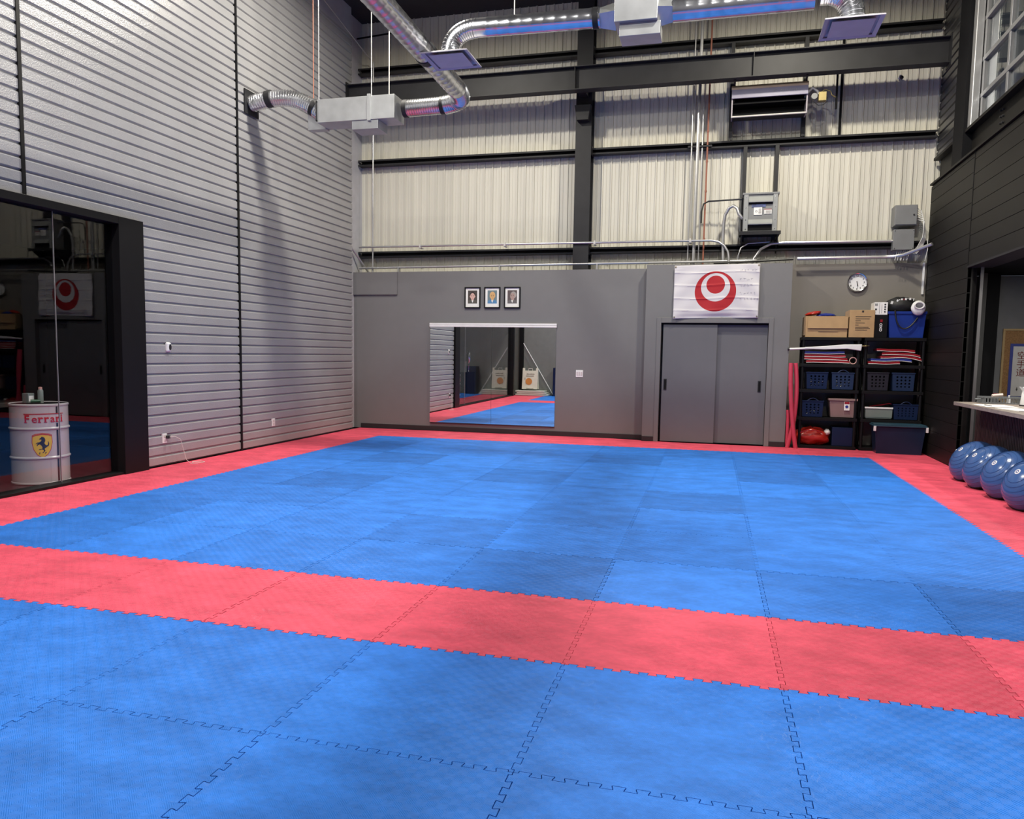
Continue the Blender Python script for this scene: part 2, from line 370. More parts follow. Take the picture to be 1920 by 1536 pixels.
struct(MB().box(-6.28,1.77,10.34,10.52,2.93,2.96),'trim_9',M['ext'])

# right wall -----------------------------------------------------------
mb=MB()
def plank(mb,y0,y1,z0,z1,x=RX,h=.2):
    z=z0
    while z<z1-.01:
        zz=min(z+h,z1); mb.box(x,x+.05,y0,y1,z+.003,zz-.003); z+=h
    mb.box(x+.008,x+.12,y0,y1,z0,z1)
plank(mb,8.26,10.47,0,4.26); plank(mb,-6,8.24,2.76,4.26)
struct(mb,'wall_right',M['blackpanel'],bev=.0015)
struct(MB().box(RX-.004,RX+.1,8.238,8.262,2.74,4.27),'trim_10',M['blackmatte'])
struct(MB().box(RX-.008,RX+.3,-6,8.26,2.735,2.762),'trim_11',M['steel_dk'])
mb=MB().sheet([(RX+.06+(LX-a),b) for a,b in ribprof(4.72,ZC,LX)],9.35,10.55,'y')
mb.box(RX+.1,RX+.25,9.3,10.55,4.72,ZC)
struct(mb,'wall_right_upper',pm('dark_ribbed_siding',(.07,.07,.075),.35,.6),recalc=False)
# window onto the upper office
win=struct(MB().box(RX+.16,RX+.172,-6,8.62,4.78,7.6),'window_1',M['upglass'])
fm=MB()
for z in (4.76,5.10,5.58,6.12,6.66,7.2,7.66): fm.box(RX+.12,RX+.18,-6,8.66,z-.03,z+.03)
y=8.62
while y>-6: fm.box(RX+.125,RX+.178,y-.035,y+.035,4.76,7.68); y-=.98
part(fm,'mullions',pm('grey_mullion',(.21,.21,.215),.35,.4),win,bev=.004)
part(MB().box(RX+.02,RX+.12,8.66,8.80,4.7,7.7),'side_channel',M['conduit'],win,bev=.01)
struct(MB().box(RX-.02,RX+.2,8.82,9.32,4.3,ZC),'trim_12',M['blackmatte'])
struct(MB().box(5.9,6.0,-6,9.3,4.3,ZC),'wall_office',pm('office_wall',(.28,.28,.24),.8))
struct(MB().box(3.97,6.6,-6,9.7,2.765,4.26),'floor_office',M['blackmatte'])
# room behind the counter
struct(MB().box(3.97,6.6,9.6,9.7,0,2.75),'wall_counter_back',pm('slate_wall_paint',(.2,.205,.215),.6))
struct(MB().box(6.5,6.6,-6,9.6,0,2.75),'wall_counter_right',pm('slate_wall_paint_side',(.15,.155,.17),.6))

# glass room on the left ------------------------------------------------
fr=MB()
fr.box(-6.2,LX+.05,3.93,4.32,0,2.97); fr.box(-6.2,LX+.05,-2.2,3.93,2.885,2.97); fr.box(-6.2,LX+.03,-2.2,3.93,0,.03); fr.box(-6.2,LX+.05,-2.35,-2.2,0,2.97)
win=struct(MB().box(-6.115,-6.105,-2.2,3.118,.03,2.885),'window_2',M['glass'])
g2=MB().box(-6.115,-6.105,3.124,3.93,.03,2.885); part(g2,'pane',M['glass'],win)
part(fr,'window_frame',M['black'],win,bev=.004)
part(MB().box(-6.116,-6.1035,3.1185,3.1235,.03,2.885),'pane_joint',M['conduit'],win)
struct(MB().box(-9.2,-9.1,-3.2,6,0,2.97),'wall_glass_room',M['blackmatte'])
struct(MB().box(-9.2,-6.2,5.9,6.0,0,2.97),'wall_glass_room_far',M['blackmatte'])
struct(MB().box(-9.2,-6.2,-3.2,6,2.9,2.97),'ceiling_glass_room',M['blackmatte'])
struct(MB().box(-9.1,-6.2,-3.2,5.9,-.026,-.002),'floor_glass_room',pm('dark_vinyl',(.02,.018,.02),.35))
# walls behind the photographer (they show in the mirror)
struct(MB().box(-9.2,-3.4,-3.35,-3.2,0,ZC),'wall_front',pm('grey_paint_front',(.16,.165,.155),.6))
struct(MB().box(-3.5,-3.4,-6,-3.35,0,ZC),'wall_front_return',M['dry'])
struct(MB().box(-3.5,9,-6.2,-6,0,ZC),'wall_front_rear',M['dry'])

# ================================================================== MATS
TH=0.0106
BL=(.03,.185,.66); RD=(.72,.086,.138)
def edge(p,q,sgn,teeth=True):
    # list of points from p (included) to q (excluded); sgn flips which way the first tooth goes
    (x0,y0),(x1,y1)=p,q
    if not teeth: return [p]
    dx,dy=x1-x0,y1-y0; nx,ny=-dy,dx; out=[p]; h=.0125; n=12; P_=1.0/n
    for k in range(n):
        a_=[(.22,0)] if k==0 else [(.27,-h),(.26,-h*.5),(.21,h*.6),(.215,h*.9),(.235,h)]
        b_=[(.78,0)] if k==n-1 else [(.765,h),(.785,h*.9),(.79,h*.6),(.74,-h*.5),(.73,-h)]
        for (s,d) in a_+([(.235,h)] if k==0 else [])+([(.765,h)] if k==n-1 else [])+b_:
            t=(k+s)*P_; out.append((x0+dx*t+nx*d*sgn,y0+dy*t+ny*d*sgn))
    return out
def matpoly(i,j,free):
    # free: set of sides among 'l','r','b','t' that are straight
    L=lambda a,b:(a,b)
    bot=edge((i,j),(i+1,j),1,'b' not in free); top=edge((i,j+1),(i+1,j+1),1,'t' not in free)
    lef=edge((i,j),(i,j+1),1,'l' not in free); rig=edge((i+1,j),(i+1,j+1),1,'r' not in free)
    poly=bot+rig+[(i+1,j+1)]+top[1:][::-1]+[(i,j+1)]+lef[1:][::-1]
    return poly
def inset(poly,g):
    n=len(poly); out=[]
    for k in range(n):
        a=Vector(poly[k-1]);b=Vector(poly[k]);c=Vector(poly[(k+1)%n])
        e1=(b-a);e2=(c-b)
        if e1.length<1e-7 or e2.length<1e-7: out.append(tuple(b));continue
        e1.normalize();e2.normalize(); n1=Vector((-e1.y,e1.x));n2=Vector((-e2.y,e2.x)); m=n1+n2
        if m.length<.2: m=n1
        m=m.normalized(); k_=max(.5,m.dot(n1)); out.append(tuple(b+m*(g/k_)))
    return out
ordn=['first','second','third','fourth','fifth','sixth','seventh','eighth','ninth','tenth']
rs=random.Random(3)
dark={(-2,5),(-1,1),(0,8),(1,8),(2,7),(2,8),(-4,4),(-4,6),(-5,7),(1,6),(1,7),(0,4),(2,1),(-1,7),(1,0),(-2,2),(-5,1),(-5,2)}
rough_={(-2,1),(-2,3),(-3,5),(0,3),(0,4),(1,4),(-5,1),(-1,1),(-5,2)}
cs,sn=math.cos(TH),math.sin(TH)
for j in range(-3,10):
    for i in range(-6,4):
        red = (i==-6 or i==3 or j==9 or j==0)
        free=set()
        if i==-6: free.add('l')
        if i==3: free.add('r')
        if j==9: free.add('t')
        if j==-3: free.add('b')
        poly=matpoly(i,j,free)
        if j==9: poly=[(a,b+.19 if b>9.9 else b) for a,b in poly]
        if i==-6: poly=[(-6.2 if a<-5.9 else a,b) for a,b in poly]
        g=rs.choice((.0004,.0007,.0012,.0016)); 
        if j<2: g=rs.choice((.0009,.0014,.0019))
        poly=inset(poly,g)
        poly=[(cs*a-sn*b,sn*a+cs*b) for a,b in poly]
        lim=lambda a,b:(max(a,LX+.004 if b>4.3 else -6.05),min(b,10.183 if a<-.55 else 9.98))
        if j==9 and i>=2: lim=lambda a,b:(min(a,RX-.005),min(b,10.46 if a>1.78 else 9.98))
        if i==3 and j<9: lim=lambda a,b:(min(a,RX+.10),b)
        if i==3 and j==8: lim=lambda a,b:(min(a,RX-.005),b)
        p2=[]
        for p in poly:
            p=lim(*p)
            if not p2 or (abs(p[0]-p2[-1][0])+abs(p[1]-p2[-1][1]))>1e-5: p2.append(p)
        zt=rs.uniform(-.0006,.0006)
        cx=sum(p[0] for p in p2)/len(p2); cy=sum(p[1] for p in p2)/len(p2)
        q2=[Vector((a-cx,b-cy)) for a,b in p2]; n_=len(q2)
        vo,_e,fo_,_a,_b,_c=delaunay_2d_cdt(q2,[],[list(range(n_))],1,1e-7)
        mb=MB().add([(v.x,v.y,zt) for v in vo],[tuple(t) for t in fo_])
        mb.add([(v.x,v.y,zt) for v in q2]+[(v.x,v.y,-.025) for v in q2],[(k,(k+1)%n_,n_+(k+1)%n_,n_+k) for k in range(n_)])
        o=meshobj(mb,'puzzle_mat',M['mat'],recalc=False); o.location=(cx,cy,0)
        k=rs.uniform(.93,1.1)
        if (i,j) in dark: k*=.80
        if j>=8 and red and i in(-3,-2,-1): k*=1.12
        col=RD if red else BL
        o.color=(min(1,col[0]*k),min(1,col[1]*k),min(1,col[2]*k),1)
        if i==3: place_='by the counter side'
        elif i==-6: place_='by the ribbed wall'
        elif j==9: place_='at the foot of the back wall'
        elif j==0: place_='in the band crossing the floor'
        else: place_=None
        if i in (3,-6):
            jj = 'level with the crossing red band' if j==0 else ('%s row before the red band'%ordn[-j-1] if j<0 else '%s row beyond the red band'%ordn[j-1])
            lab='red border mat %s, %s'%(place_,jj)
        elif red: lab='red mat %s, %s from the left border'%(place_,ordn[i+5])
        else:
            jj='%s row before the red band'%ordn[-j-1] if j<0 else '%s row beyond the red band'%ordn[j-1]
            lab='blue mat, %s, %s from the left border'%(jj,ordn[i+5])
        tag(o,lab,'floor mat','red interlocking border mats' if red else 'blue interlocking floor mats')

# ================================================================== STEELWORK on the back wall
def ibeam(mb,x0,x1,y,z0,z1,depth=.2,t=.012):
    mb.box(x0,x1,y-depth/2,y+depth/2,z0,z0+t); mb.box(x0,x1,y-depth/2,y+depth/2,z1-t,z1); mb.box(x0,x1,y-.006,y+.006,z0+t,z1-t)
mb=MB(); ibeam(mb,LX+.0,RX-.06,9.7,5.9,6.28,.2)
mb.box(-1.86,-1.85,9.6,9.8,5.912,6.268); mb.box(1.0,1.01,9.6,9.8,5.912,6.268)
bm=thing('steel_beam','long dark grey steel I-beam spanning above the heater','beam',(-1,9.7,5.9))
part(mb,'beam_web_and_flanges',M['steel'],bm)
part(MB().box(LX,LX+.015,9.58,9.82,5.85,6.32).box(RX-.06,RX-.045,9.58,9.82,5.85,6.32),'end_plate',M['steel_dk'],bm)
part(MB().box(-1.86,-1.72,9.8,10.2,5.95,6.2),'column_bracket',M['steel_dk'],bm)
def girt(x0,x1,z,label,h=.11,d=.16,y1=10.53):
    p=[(y1,z),(y1-d,z),(y1-d,z-.03),(y1-d+.008,z-.03),(y1-d+.008,z-.008),(y1-.01,z-.008),(y1-.01,z-h+.008),(y1-d+.008,z-h+.008),(y1-d+.008,z-h+.025),(y1-d,z-h+.025),(y1-d,z-h),(y1,z-h)]
    mb=MB().prism(p,x0,x1,'x')
    return solo(mb,'wall_girt',label,'girt',M['steel'],'horizontal steel girts on the cream wall')
for z,n in ((6.83,'top'),(5.13,'middle'),(3.40,'lowest')):
    girt(-6.19,-1.95,z,'dark steel girt, %s one left of the main column'%n)
    girt(-1.65,RX+.02,z,'dark steel girt, %s one right of the main column'%n)
cl=thing('steel_column','dark steel column standing between the two bays of cream wall','column',(-1.8,10.4,2.97))
mb=MB(); mb.box(-1.94,-1.66,10.25,10.262,2.97,ZC); mb.box(-1.94,-1.66,10.518,10.53,2.97,ZC); mb.box(-1.806,-1.794,10.262,10.518,2.97,ZC)
part(mb,'column_shaft',M['steel'],cl)
mb=MB()
for z in (3.40,5.13,6.83): mb.box(-1.95,-1.93,10.30,10.52,z-.13,z+.02); mb.box(-1.67,-1.65,10.30,10.52,z-.13,z+.02)
mb.prism([(-1.94,5.80),(-1.66,5.80),(-1.7,5.55),(-1.9,5.55)],10.10,10.25,'y')
part(mb,'girt_cleats',M['steel_dk'],cl)
for x,z0,z1,l in ((.95,3.45,5.015,'grey steel stud left of the transformer, above it'),(1.46,3.45,5.015,'grey steel stud right of the transformer, above it'),
                  (.69,5.14,6.72,'black steel stud behind the left end of the heater'),(1.85,5.14,6.72,'black steel stud behind the right end of the heater')):
    mb=MB(); mb.box(x-.03,x+.03,10.36,10.368,z0,z1); mb.box(x-.03,x-.022,10.368,10.53,z0,z1); mb.box(x+.022,x+.03,10.368,10.53,z0,z1)
    solo(mb,'steel_stud',l,'stud',M['steel'],'vertical steel studs on the cream wall')
# right-hand beam carrying the upper floor
rb=thing('floor_beam','black steel floor beam with bolts below the upper office window','beam',(3.95,2,4.28))
mb=MB(); mb.box(RX+.0,RX+.22,-6,10.45,4.66,4.70); mb.box(RX-.03,RX+.22,-6,10.45,4.27,4.30); mb.box(RX+.1,RX+.115,-6,10.45,4.3,4.66)
part(mb,'beam_web_and_flanges',M['blackpanel'],rb)
for y in (9.0,7.55,5.9):
    mb=MB()
    for z in (4.36,4.44,4.52,4.60):
        for dy in (0,.09): mb.cyl((RX+.075,y+dy,z+dy*.1),(RX+.1,y+dy,z+dy*.1),.014,6)
    part(mb,'bolt_group',M['steel'],rb)

# ================================================================== PIPES and CONDUITS
def pipe(name,pts,r,label,cat,m,group=None,n=8):
    return solo(MB().tube(pts,r,n),name,label,cat,m,group,smooth=True)
pc=thing('conduit','long horizontal grey conduit run across the cream wall above the lowest girt','conduit',(-3,10.3,3.48))
part(MB().tube([(-6.1,10.225,3.468),(-.3,10.225,3.458),(.45,10.225,3.453)]+[(.45+.3*math.sin(a),10.225,3.153+.3*math.cos(a)) for a in (.4,.8,1.2,1.57)]+[(.75,10.225,3.04)],.019,10),'tube',M['conduit'],pc,smooth=True)
for x in (-4.85,-3.2,-1.55,.1):
    part(MB().box(x-.02,x+.02,10.21,10.37,3.425,3.445).box(x-.012,x+.012,10.205,10.25,3.44,3.495),'pipe_clamp',M['offwhite'],pc)
pc=thing('handrail_pipe','grey pipe running just above the top of the grey wall','pipe',(-3,10.27,3.06))
part(MB().tube([(-6.12,10.27,3.075),(1.2,10.27,3.11)],.022,10),'tube',M['conduit'],pc,smooth=True)
for x in (-5.3,-3.3,-1.5): part(MB().box(x-.012,x+.012,10.24,10.33,2.992,3.1),'standoff',M['conduit'],pc)
pipe('drain_pipe',[(1.85,10.3,3.135),(3.15,10.3,3.14),(3.3,10.3,3.145),(3.45,10.22,3.16),(3.78,9.9,3.28)],.028,'grey pipe above the wall behind the shelving, bending at its end','pipe',M['conduit'])
pipe('dark_hose',[(.5,10.22,3.07),(1.3,10.22,3.1),(1.78,10.22,3.12)],.02,'black hose lying on the wall top right above the flag','hose',M['cable_b'])
pipe('diagonal_pipe',[(-6.17,10.0,3.46),(-6.0,10.45,3.0)],.02,'short slanting pipe in the corner above the ribbed wall','pipe',M['conduit'])
# vertical pipes right of the column
pv='pipes climbing the cream wall'
pipe('riser_pipe',[(.16,10.33,2.99),(.17,10.33,6.9),(.17,10.33,7.7)],.028,'thick grey riser pipe beside the red pipe','pipe',M['conduit'],pv)
pipe('riser_pipe',[(.06,10.34,2.99),(.07,10.34,7.7)],.012,'thin grey riser pipe, leftmost of the risers','pipe',M['conduit'],pv)
pipe('riser_pipe',[(.24,10.36,2.99),(.24,10.36,5.9)],.011,'thin grey riser pipe between the thick riser and the red pipe','pipe',M['conduit'],pv)
rp=thing('red_riser_pipe','red painted riser pipe climbing the cream wall','pipe',(.33,10.35,2.99))
part(MB().tube([(.32,10.35,2.99),(.33,10.35,7.7)],.015,8),'tube',M['copper'],rp,smooth=True)
for z in (3.5,4.3,4.8,5.3,6.4): part(MB().tube([(.325,10.35,z-.015),(.325,10.35,z+.015)],.02,8),'coupling',M['copper'],rp)
solo(MB().box(0,.4,10.33,10.345,5.04,5.07),'pipe_strap','steel strap holding the riser pipes to the middle girt','strap',M['steel'])
# sprinkler / rods at the left
pipe('gas_pipe',[(-5.85,10.3,3.0),(-5.84,10.3,6.9)],.014,'thin steel pipe climbing the cream wall near the left corner','pipe',M['conduit'])
pipe('black_pipe',[(-6.18,10.3,7.35),(-5.0,10.3,7.42)],.016,'black pipe high in the left corner under the roof','pipe',M['blackmatte'])
pipe('slanting_wire',[(-5.95,7.4,7.55),(-5.9,10.3,6.95)],.009,'thin wire slanting down under the roof in the left corner','wire',M['conduit'])

# transformer ------------------------------------------------------------
tf=thing('transformer','grey ventilated electrical transformer box on a wall shelf above the flag','transformer',(1.22,10.05,3.52))
part(MB().box(.95,1.49,10.06,10.46,3.56,4.16),'cabinet',M['ebox'],tf,bev=.006)
part(MB().box(.93,1.51,10.04,10.48,4.16,4.19),'lid',M['ebox'],tf,bev=.003)
for a in (.955,1.415): part(MB().box(a,a+.07,10.045,10.06,3.56,4.16),'side_strip',M['ebox2'],tf,bev=.002)
part(MB().prism([(10.062,4.13),(10.01,4.05),(10.01,4.03),(10.062,4.03)],1.03,1.41,'x'),'upper_louvre',M['ebox2'],tf)
part(MB().prism([(10.062,3.76),(10.01,3.69),(10.01,3.67),(10.062,3.67)],1.03,1.41,'x'),'lower_louvre',M['ebox2'],tf)
part(MB().box(1.03,1.41,10.052,10.062,3.58,3.66).box(1.03,1.41,10.052,10.062,4.0,4.03),'vent_opening',M['blackmatte'],tf)
lb=part(MB().box(1.08,1.30,10.05,10.06,3.955,4.0),'name_plate',pm('blue_plate',(.10,.13,.3),.5),tf)
q=MB(); q.box(1.09,1.15,10.048,10.0502,3.985,3.993); q.box(1.09,1.26,10.048,10.0502,3.967,3.975); part(q,'plate_print',M['blk'],lb)
lb=part(MB().box(1.115,1.245,10.05,10.06,3.83,3.95),'rating_label',M['paper'],tf)
q=MB()
for k in range(6): q.box(1.19,1.235,10.048,10.0502,3.85+k*.014,3.854+k*.014)
q.lathe([(.012,0),(.016,0),(.016,.002),(.012,.002)],(1.155,10.047,3.885),12,'y',cap=False); part(q,'label_print',M['ink'],lb)
lb=part(MB().box(1.28,1.395,10.05,10.06,3.84,3.92),'warning_label',M['paper'],tf)
q=MB(); q.box(1.28,1.395,10.047,10.0502,3.912,3.92); part(q,'red_heading',M['red'],lb)
q=MB()
for k in range(4): q.box(1.30,1.385,10.047,10.0502,3.85+k*.014,3.853+k*.014)
part(q,'label_print',M['ink'],lb)
for x in (.99,1.45):
    for z in (3.6,3.75,3.95,4.12): part(MB().cyl((x,10.045,z),(x,10.038,z),.007,8),'screw',M['chrome'],tf)
part(MB().box(.90,1.55,10.0,10.5,3.53,3.56).box(.90,1.55,10.0,10.006,3.50,3.53),'shelf_tray',M['steel_dk'],tf,bev=.002)
for a in (.93,1.5): part(MB().prism([(10.05,3.53),(10.5,3.53),(10.5,3.25)],a,a+.02,'x'),'shelf_bracket',M['steel_dk'],tf)
pipe('flexible_conduit',[(.66,10.28,3.0),(.64,10.28,3.5),(.64,10.28,3.72),(.66,10.26,3.88),(.72,10.24,3.99),(.79,10.22,4.02),(.85,10.2,3.97),(.88,10.2,3.88),(.95,10.2,3.8)],.027,'thick grey flexible conduit looping into the side of the transformer','conduit',M['conduit'],n=10)
pipe('black_power_cable',[(.27,10.24,3.75),(.27,10.24,3.95),(.30,10.24,4.07),(.38,10.24,4.11),(.95,10.2,4.12)],.014,'black cable bending from the risers to the transformer','cable',M['cable_b'])
pipe('curved_conduit',[(.9,10.3,3.0),(.9,10.3,3.2),(.94,10.3,3.33),(1.05,10.3,3.4),(1.4,10.3,3.42)],.012,'thin conduit curving up just under the transformer shelf','conduit',M['conduit'])
pipe('long_conduit',[(1.12,10.28,3.0),(1.16,10.28,3.15),(1.26,10.28,3.3),(1.42,10.28,3.385),(1.6,10.28,3.40),(3.28,10.28,3.39)],.022,'grey conduit curving up and running across to the square junction box','conduit',M['conduit'])
# junction boxes
jb=thing('junction_box','larger grey electrical box on the cream wall with a black lock','electrical box',(3.46,10.3,3.64))
part(MB().box(3.29,3.62,10.24,10.53,3.63,3.95),'cabinet',M['ebox'],jb,bev=.004)
part(MB().box(3.30,3.61,10.225,10.24,3.64,3.94),'cover',M['ebox'],jb,bev=.004)
part(MB().cyl((3.565,10.225,3.79),(3.565,10.215,3.79),.013,12),'lock',M['blk'],jb)
jb=thing('junction_box','square grey box below the larger one, conduit entering its side','electrical box',(3.44,10.26,3.22))
part(MB().box(3.28,3.585,10.2,10.35,3.24,3.56),'cabinet',M['ebox'],jb,bev=.004)
for x in (3.30,3.57):
    for z in (3.26,3.54): part(MB().cyl((x,10.2,z),(x,10.194,z),.007,8),'screw',M['chrome'],jb)
for k in range(6):
    dy=-.012*k
    pipe('white_cable',[(3.62,10.3,3.90-.035*k),(3.68+.008*k,10.28+dy,3.86-.035*k),(3.74-.006*k,10.27+dy,3.65-.03*k),(3.76-.012*k,10.26+dy,3.42),(3.72-.015*k,10.26,3.28),(3.64-.02*k,10.27,3.18)],.006,'thin pale cable bowing beside the grey boxes, %s from the top'%ordn[k],'cable',M['cable_w'],'pale cables at the grey electrical boxes')
for k in range(7):
    x=3.36+.03*k
    pipe('tail_wire',[(x,10.27,3.24),(x-.01,10.25,3.17),(x-.035+.01*(k%3),10.24,3.075)],.0045,'short pale wire under the square box, %s from the left'%ordn[k],'wire',M['cable_w'],'pale wires under the square electrical box')
pipe('corner_wire',[(3.80,10.3,3.42),(3.81,10.3,3.25),(3.78,10.3,3.06)],.006,'pale wire hanging in the corner beside the black wall','wire',M['cable_w'])
cm=thing('security_camera','small dark camera under the beam at the far right of the cream wall','camera',(3.3,10.45,5.95))
part(MB().box(3.27,3.31,10.42,10.53,6.0,6.03),'bracket',M['white'],cm); part(MB().ball((3.30,10.4,5.98),.03,.03,.03,12,8),'lens_ball',M['blk'],cm,smooth=True)

# radiant heater --------------------------------------------------------
ht=thing('radiant_heater','long grey radiant gas heater hanging on chains under the steel beam','heater',(1.28,10.1,5.4))
hm=pm('heater_enamel',(.34,.31,.34),.45)
part(MB().prism([(9.895,5.805),(9.90,5.84),(9.95,5.885),(10.3,5.95),(10.3,5.93),(9.95,5.86),(9.915,5.805)],.685,1.865,'x'),'top_cover',pm('heater_top',(.55,.42,.30),.45,.0),ht,bev=.004)
part(MB().box(.69,1.86,9.90,9.93,5.67,5.82),'front_panel',pm('heater_front',(.20,.19,.27),.4),ht,bev=.004)
q=MB(); rr=random.Random(11)
for k in range(9): x=1.44+.034*k; q.box(x,x+.005,9.8985,9.9005,5.735,5.77); q.box(x,x+.02,9.8985,9.9005,5.735+rr.choice((0,.015,.03)),5.74+rr.choice((0,.015,.03)))
q.tube([(1.36+.03*math.cos(a),9.899,5.75+.014*math.sin(a)) for a in [.6+k*.35 for k in range(14)]],.0025,5)
part(q,'worn_lettering',M['ebox2'],ht)
part(MB().prism([(9.92,5.82),(10.3,5.96),(10.3,5.42),(9.95,5.39)],.69,.71,'x').prism([(9.92,5.82),(10.3,5.96),(10.3,5.42),(9.95,5.39)],1.84,1.86,'x'),'end_plate',hm,ht)
part(MB().box(.71,1.84,9.99,10.28,5.60,5.63),'burner_tile',M['blackmatte'],ht)
part(MB().prism([(10.28,5.9),(10.3,5.9),(10.3,5.42),(10.0,5.41),(10.0,5.43),(10.28,5.44)],.71,1.84,'x'),'reflector',M['steel_dk'],ht)
part(MB().tube([(.69,9.96,5.395),(1.84,9.96,5.40)],.014,8),'front_rail',M['offwhite'],ht,smooth=True)
for x in (.73,1.82):
    q=MB()
    for k in range(6):
        z=5.72+.035*k
        q.tube([(x+(.012*math.cos(a) if k%2 else 0),9.98+(0 if k%2 else .012*math.cos(a)),z-.065+.02*math.sin(a)) for a in [2*PI*t/10 for t in range(10)]],.003,5,closed=True)
    part(q,'chain',M['chrome'],ht)
    part(MB().box(x-.015,x+.015,9.70,10.0,5.885,5.899).box(x-.004,x+.004,9.975,9.985,5.83,5.89),'beam_hook',M['steel'],ht)
gv=part(MB().box(2.02,2.14,9.93,10.03,5.56,5.70),'gas_valve',M['brass'],ht,bev=.006)
part(MB().tube([(1.86,10,5.72),(1.93,9.98,5.78),(2.0,9.98,5.73),(2.03,9.98,5.68)],.022,8),'supply_elbow',M['offwhite'],ht,smooth=True)
part(MB().lathe([(.045,0),(.052,.01),(.052,.04),(.04,.05)],(1.96,9.94,5.64),16,'y'),'valve_disc',M['ebox'],ht,smooth=True)
part(MB().tube([(1.9,9.97,5.66),(1.94,9.94,5.56),(2.02,9.93,5.49),(2.1,9.95,5.50),(2.16,9.97,5.56),(2.15,9.98,5.62)],.006,6),'ignition_wire',M['cable_b'],ht,smooth=True)
part(MB().tube([(2.05,9.98,5.70),(2.12,9.98,5.74),(2.2,9.98,5.71),(2.22,9.98,5.65),(2.28,10.0,5.62)],.009,6),'gas_line',M['brass'],ht,smooth=True)
pipe('gas_drop_pipe',[(2.30,10.05,5.45),(2.30,10.05,5.85),(2.30,10.05,6.3)],.016,'black vertical gas pipe right of the heater valve','pipe',M['blackmatte'])
pipe('gas_riser_pipe',[(2.42,10.45,5.14),(2.42,10.45,7.1)],.02,'black pipe on the cream wall further right of the heater','pipe',M['blackmatte'])

# ================================================================== DUCTS
def ductpts(a,b,step):
    a=V(*a);b=V(*b);n=max(1,int((b-a).length/step)); return [a+(b-a)*i/n for i in range(n+1)]
def ribduct(mb,pts,r,amp,pitch,n=24,cap=True):
    # resample, with a raised seam once per pitch
    P=[V(*p) for p in pts]; L=[0]
    for i in range(1,len(P)): L.append(L[-1]+(P[i]-P[i-1]).length)
    T=L[-1]; out=[]; rr=[]; k=int(T/pitch)
    ss=[]
    for i in range(k+1):
        for d in (-.012*pitch/.1,0,.012*pitch/.1) if amp>0 else (0,):
            s_=i*pitch+d
            if 0<=s_<=T: ss.append((s_,r+(amp if d==0 else 0)))
    ss=[(0,r)]+[x for x in ss if 1e-4<x[0]<T-1e-4]+[(T,r)]
    # add smooth supports on curves
    for i in range(len(P)): ss.append((L[i],r)) if len(P)>4 else None
    ss=sorted(set(ss)); last=-1; fin=[]
    for s_,q in ss:
        if s_-last<1e-4: continue
        fin.append((s_,q)); last=s_
    for s_,q in fin:
        i=0
        while i<len(L)-2 and L[i+1]<s_: i+=1
        t=(s_-L[i])/max(1e-9,L[i+1]-L[i]); out.append(P[i]+(P[i+1]-P[i])*t); rr.append(q)
    mb.tube(out,rr,n,cap); return mb
def bez(p0,p1,p2,p3,n=14):
    p0,p1,p2,p3=map(lambda p:V(*p),(p0,p1,p2,p3)); out=[]
    for i in range(n+1):
        t=i/n; out.append(p0*(1-t)**3+p1*3*t*(1-t)**2+p2*3*t*t*(1-t)+p3*t**3)
    return out
DR=.115
# duct A: along the room, elbow, straight to the plenum, plenum, flex to the wall
da=thing('spiral_duct','galvanised spiral duct running down the room to an elbow above the mirror','duct',(-2.75,5,4.93))
part(ribduct(MB(),[(-2.55,-3.0,4.93),(-2.72,3.8,4.93),(-2.80,6.35,4.93)],DR*1.08,.0025,.14),'duct_pipe',M['galv'],da,smooth=True)
part(MB().tube([(-2.757,5.1,4.93),(-2.759,5.2,4.93)],DR*1.16,24),'joint_band',M['steel'],da,smooth=True)
part(ribduct(MB(),bez((-2.80,6.35,4.93),(-2.82,6.75,4.92),(-2.9,6.78,4.9),(-3.12,6.78,4.87)),DR*1.06,.006,.035),'elbow',M['galv'],da,smooth=True)
part(ribduct(MB(),[(-3.12,6.78,4.87),(-3.72,6.78,4.86)],DR*.98,.005,.035),'flexible_section',M['galv'],da,smooth=True)
part(MB().tube([(-3.10,6.78,4.87),(-3.17,6.78,4.87)],DR*1.04,24),'joint_band',M['steel'],da,smooth=True)
part(MB().tube([(-3.66,6.78,4.86),(-3.72,6.78,4.86)],DR*1.04,24),'joint_band',M['steel'],da,smooth=True)
pl=thing('duct_plenum','long rectangular galvanised duct box hung beside the ribbed wall','duct box',(-4.5,6.8,4.68))
part(MB().box(-4.98,-3.80,6.62,6.98,4.70,5.02),'main_box',M['galvbox'],pl,bev=.004)
part(MB().box(-4.20,-4.15,6.60,7.0,4.68,5.04),'seam_flange',M['galvbox'],pl,bev=.002)
part(MB().box(-4.45,-4.05,6.64,6.96,4.58,4.70),'lower_outlet',M['galvbox'],pl,bev=.003)
part(MB().box(-5.26,-4.98,6.86,6.99,4.68,5.0),'wall_side_sleeve',M['galvbox'],pl,bev=.003)
q=MB()
for z in (4.72,4.98): q.box(-4.99,-4.97,6.6,7.0,z,z+.012)
q.box(-4.99,-4.975,6.6,6.612,4.72,4.99); q.box(-4.99,-4.975,6.985,7.0,4.72,4.99); part(q,'end_flange',M['steel'],pl)
fx=thing('flexible_duct','curved flexible foil duct entering the ribbed metal wall','duct',(-5.5,6.75,5.0))
part(ribduct(MB(),bez((-6.03,6.62,5.03),(-5.55,6.62,5.12),(-5.35,6.78,5.16),(-4.98,6.78,4.86),20),DR*.98,.005,.035),'hose',M['galv'],fx,smooth=True)
part(MB().box(-6.045,-6.03,6.45,6.8,4.86,5.2),'wall_flange',M['steel_dk'],fx)
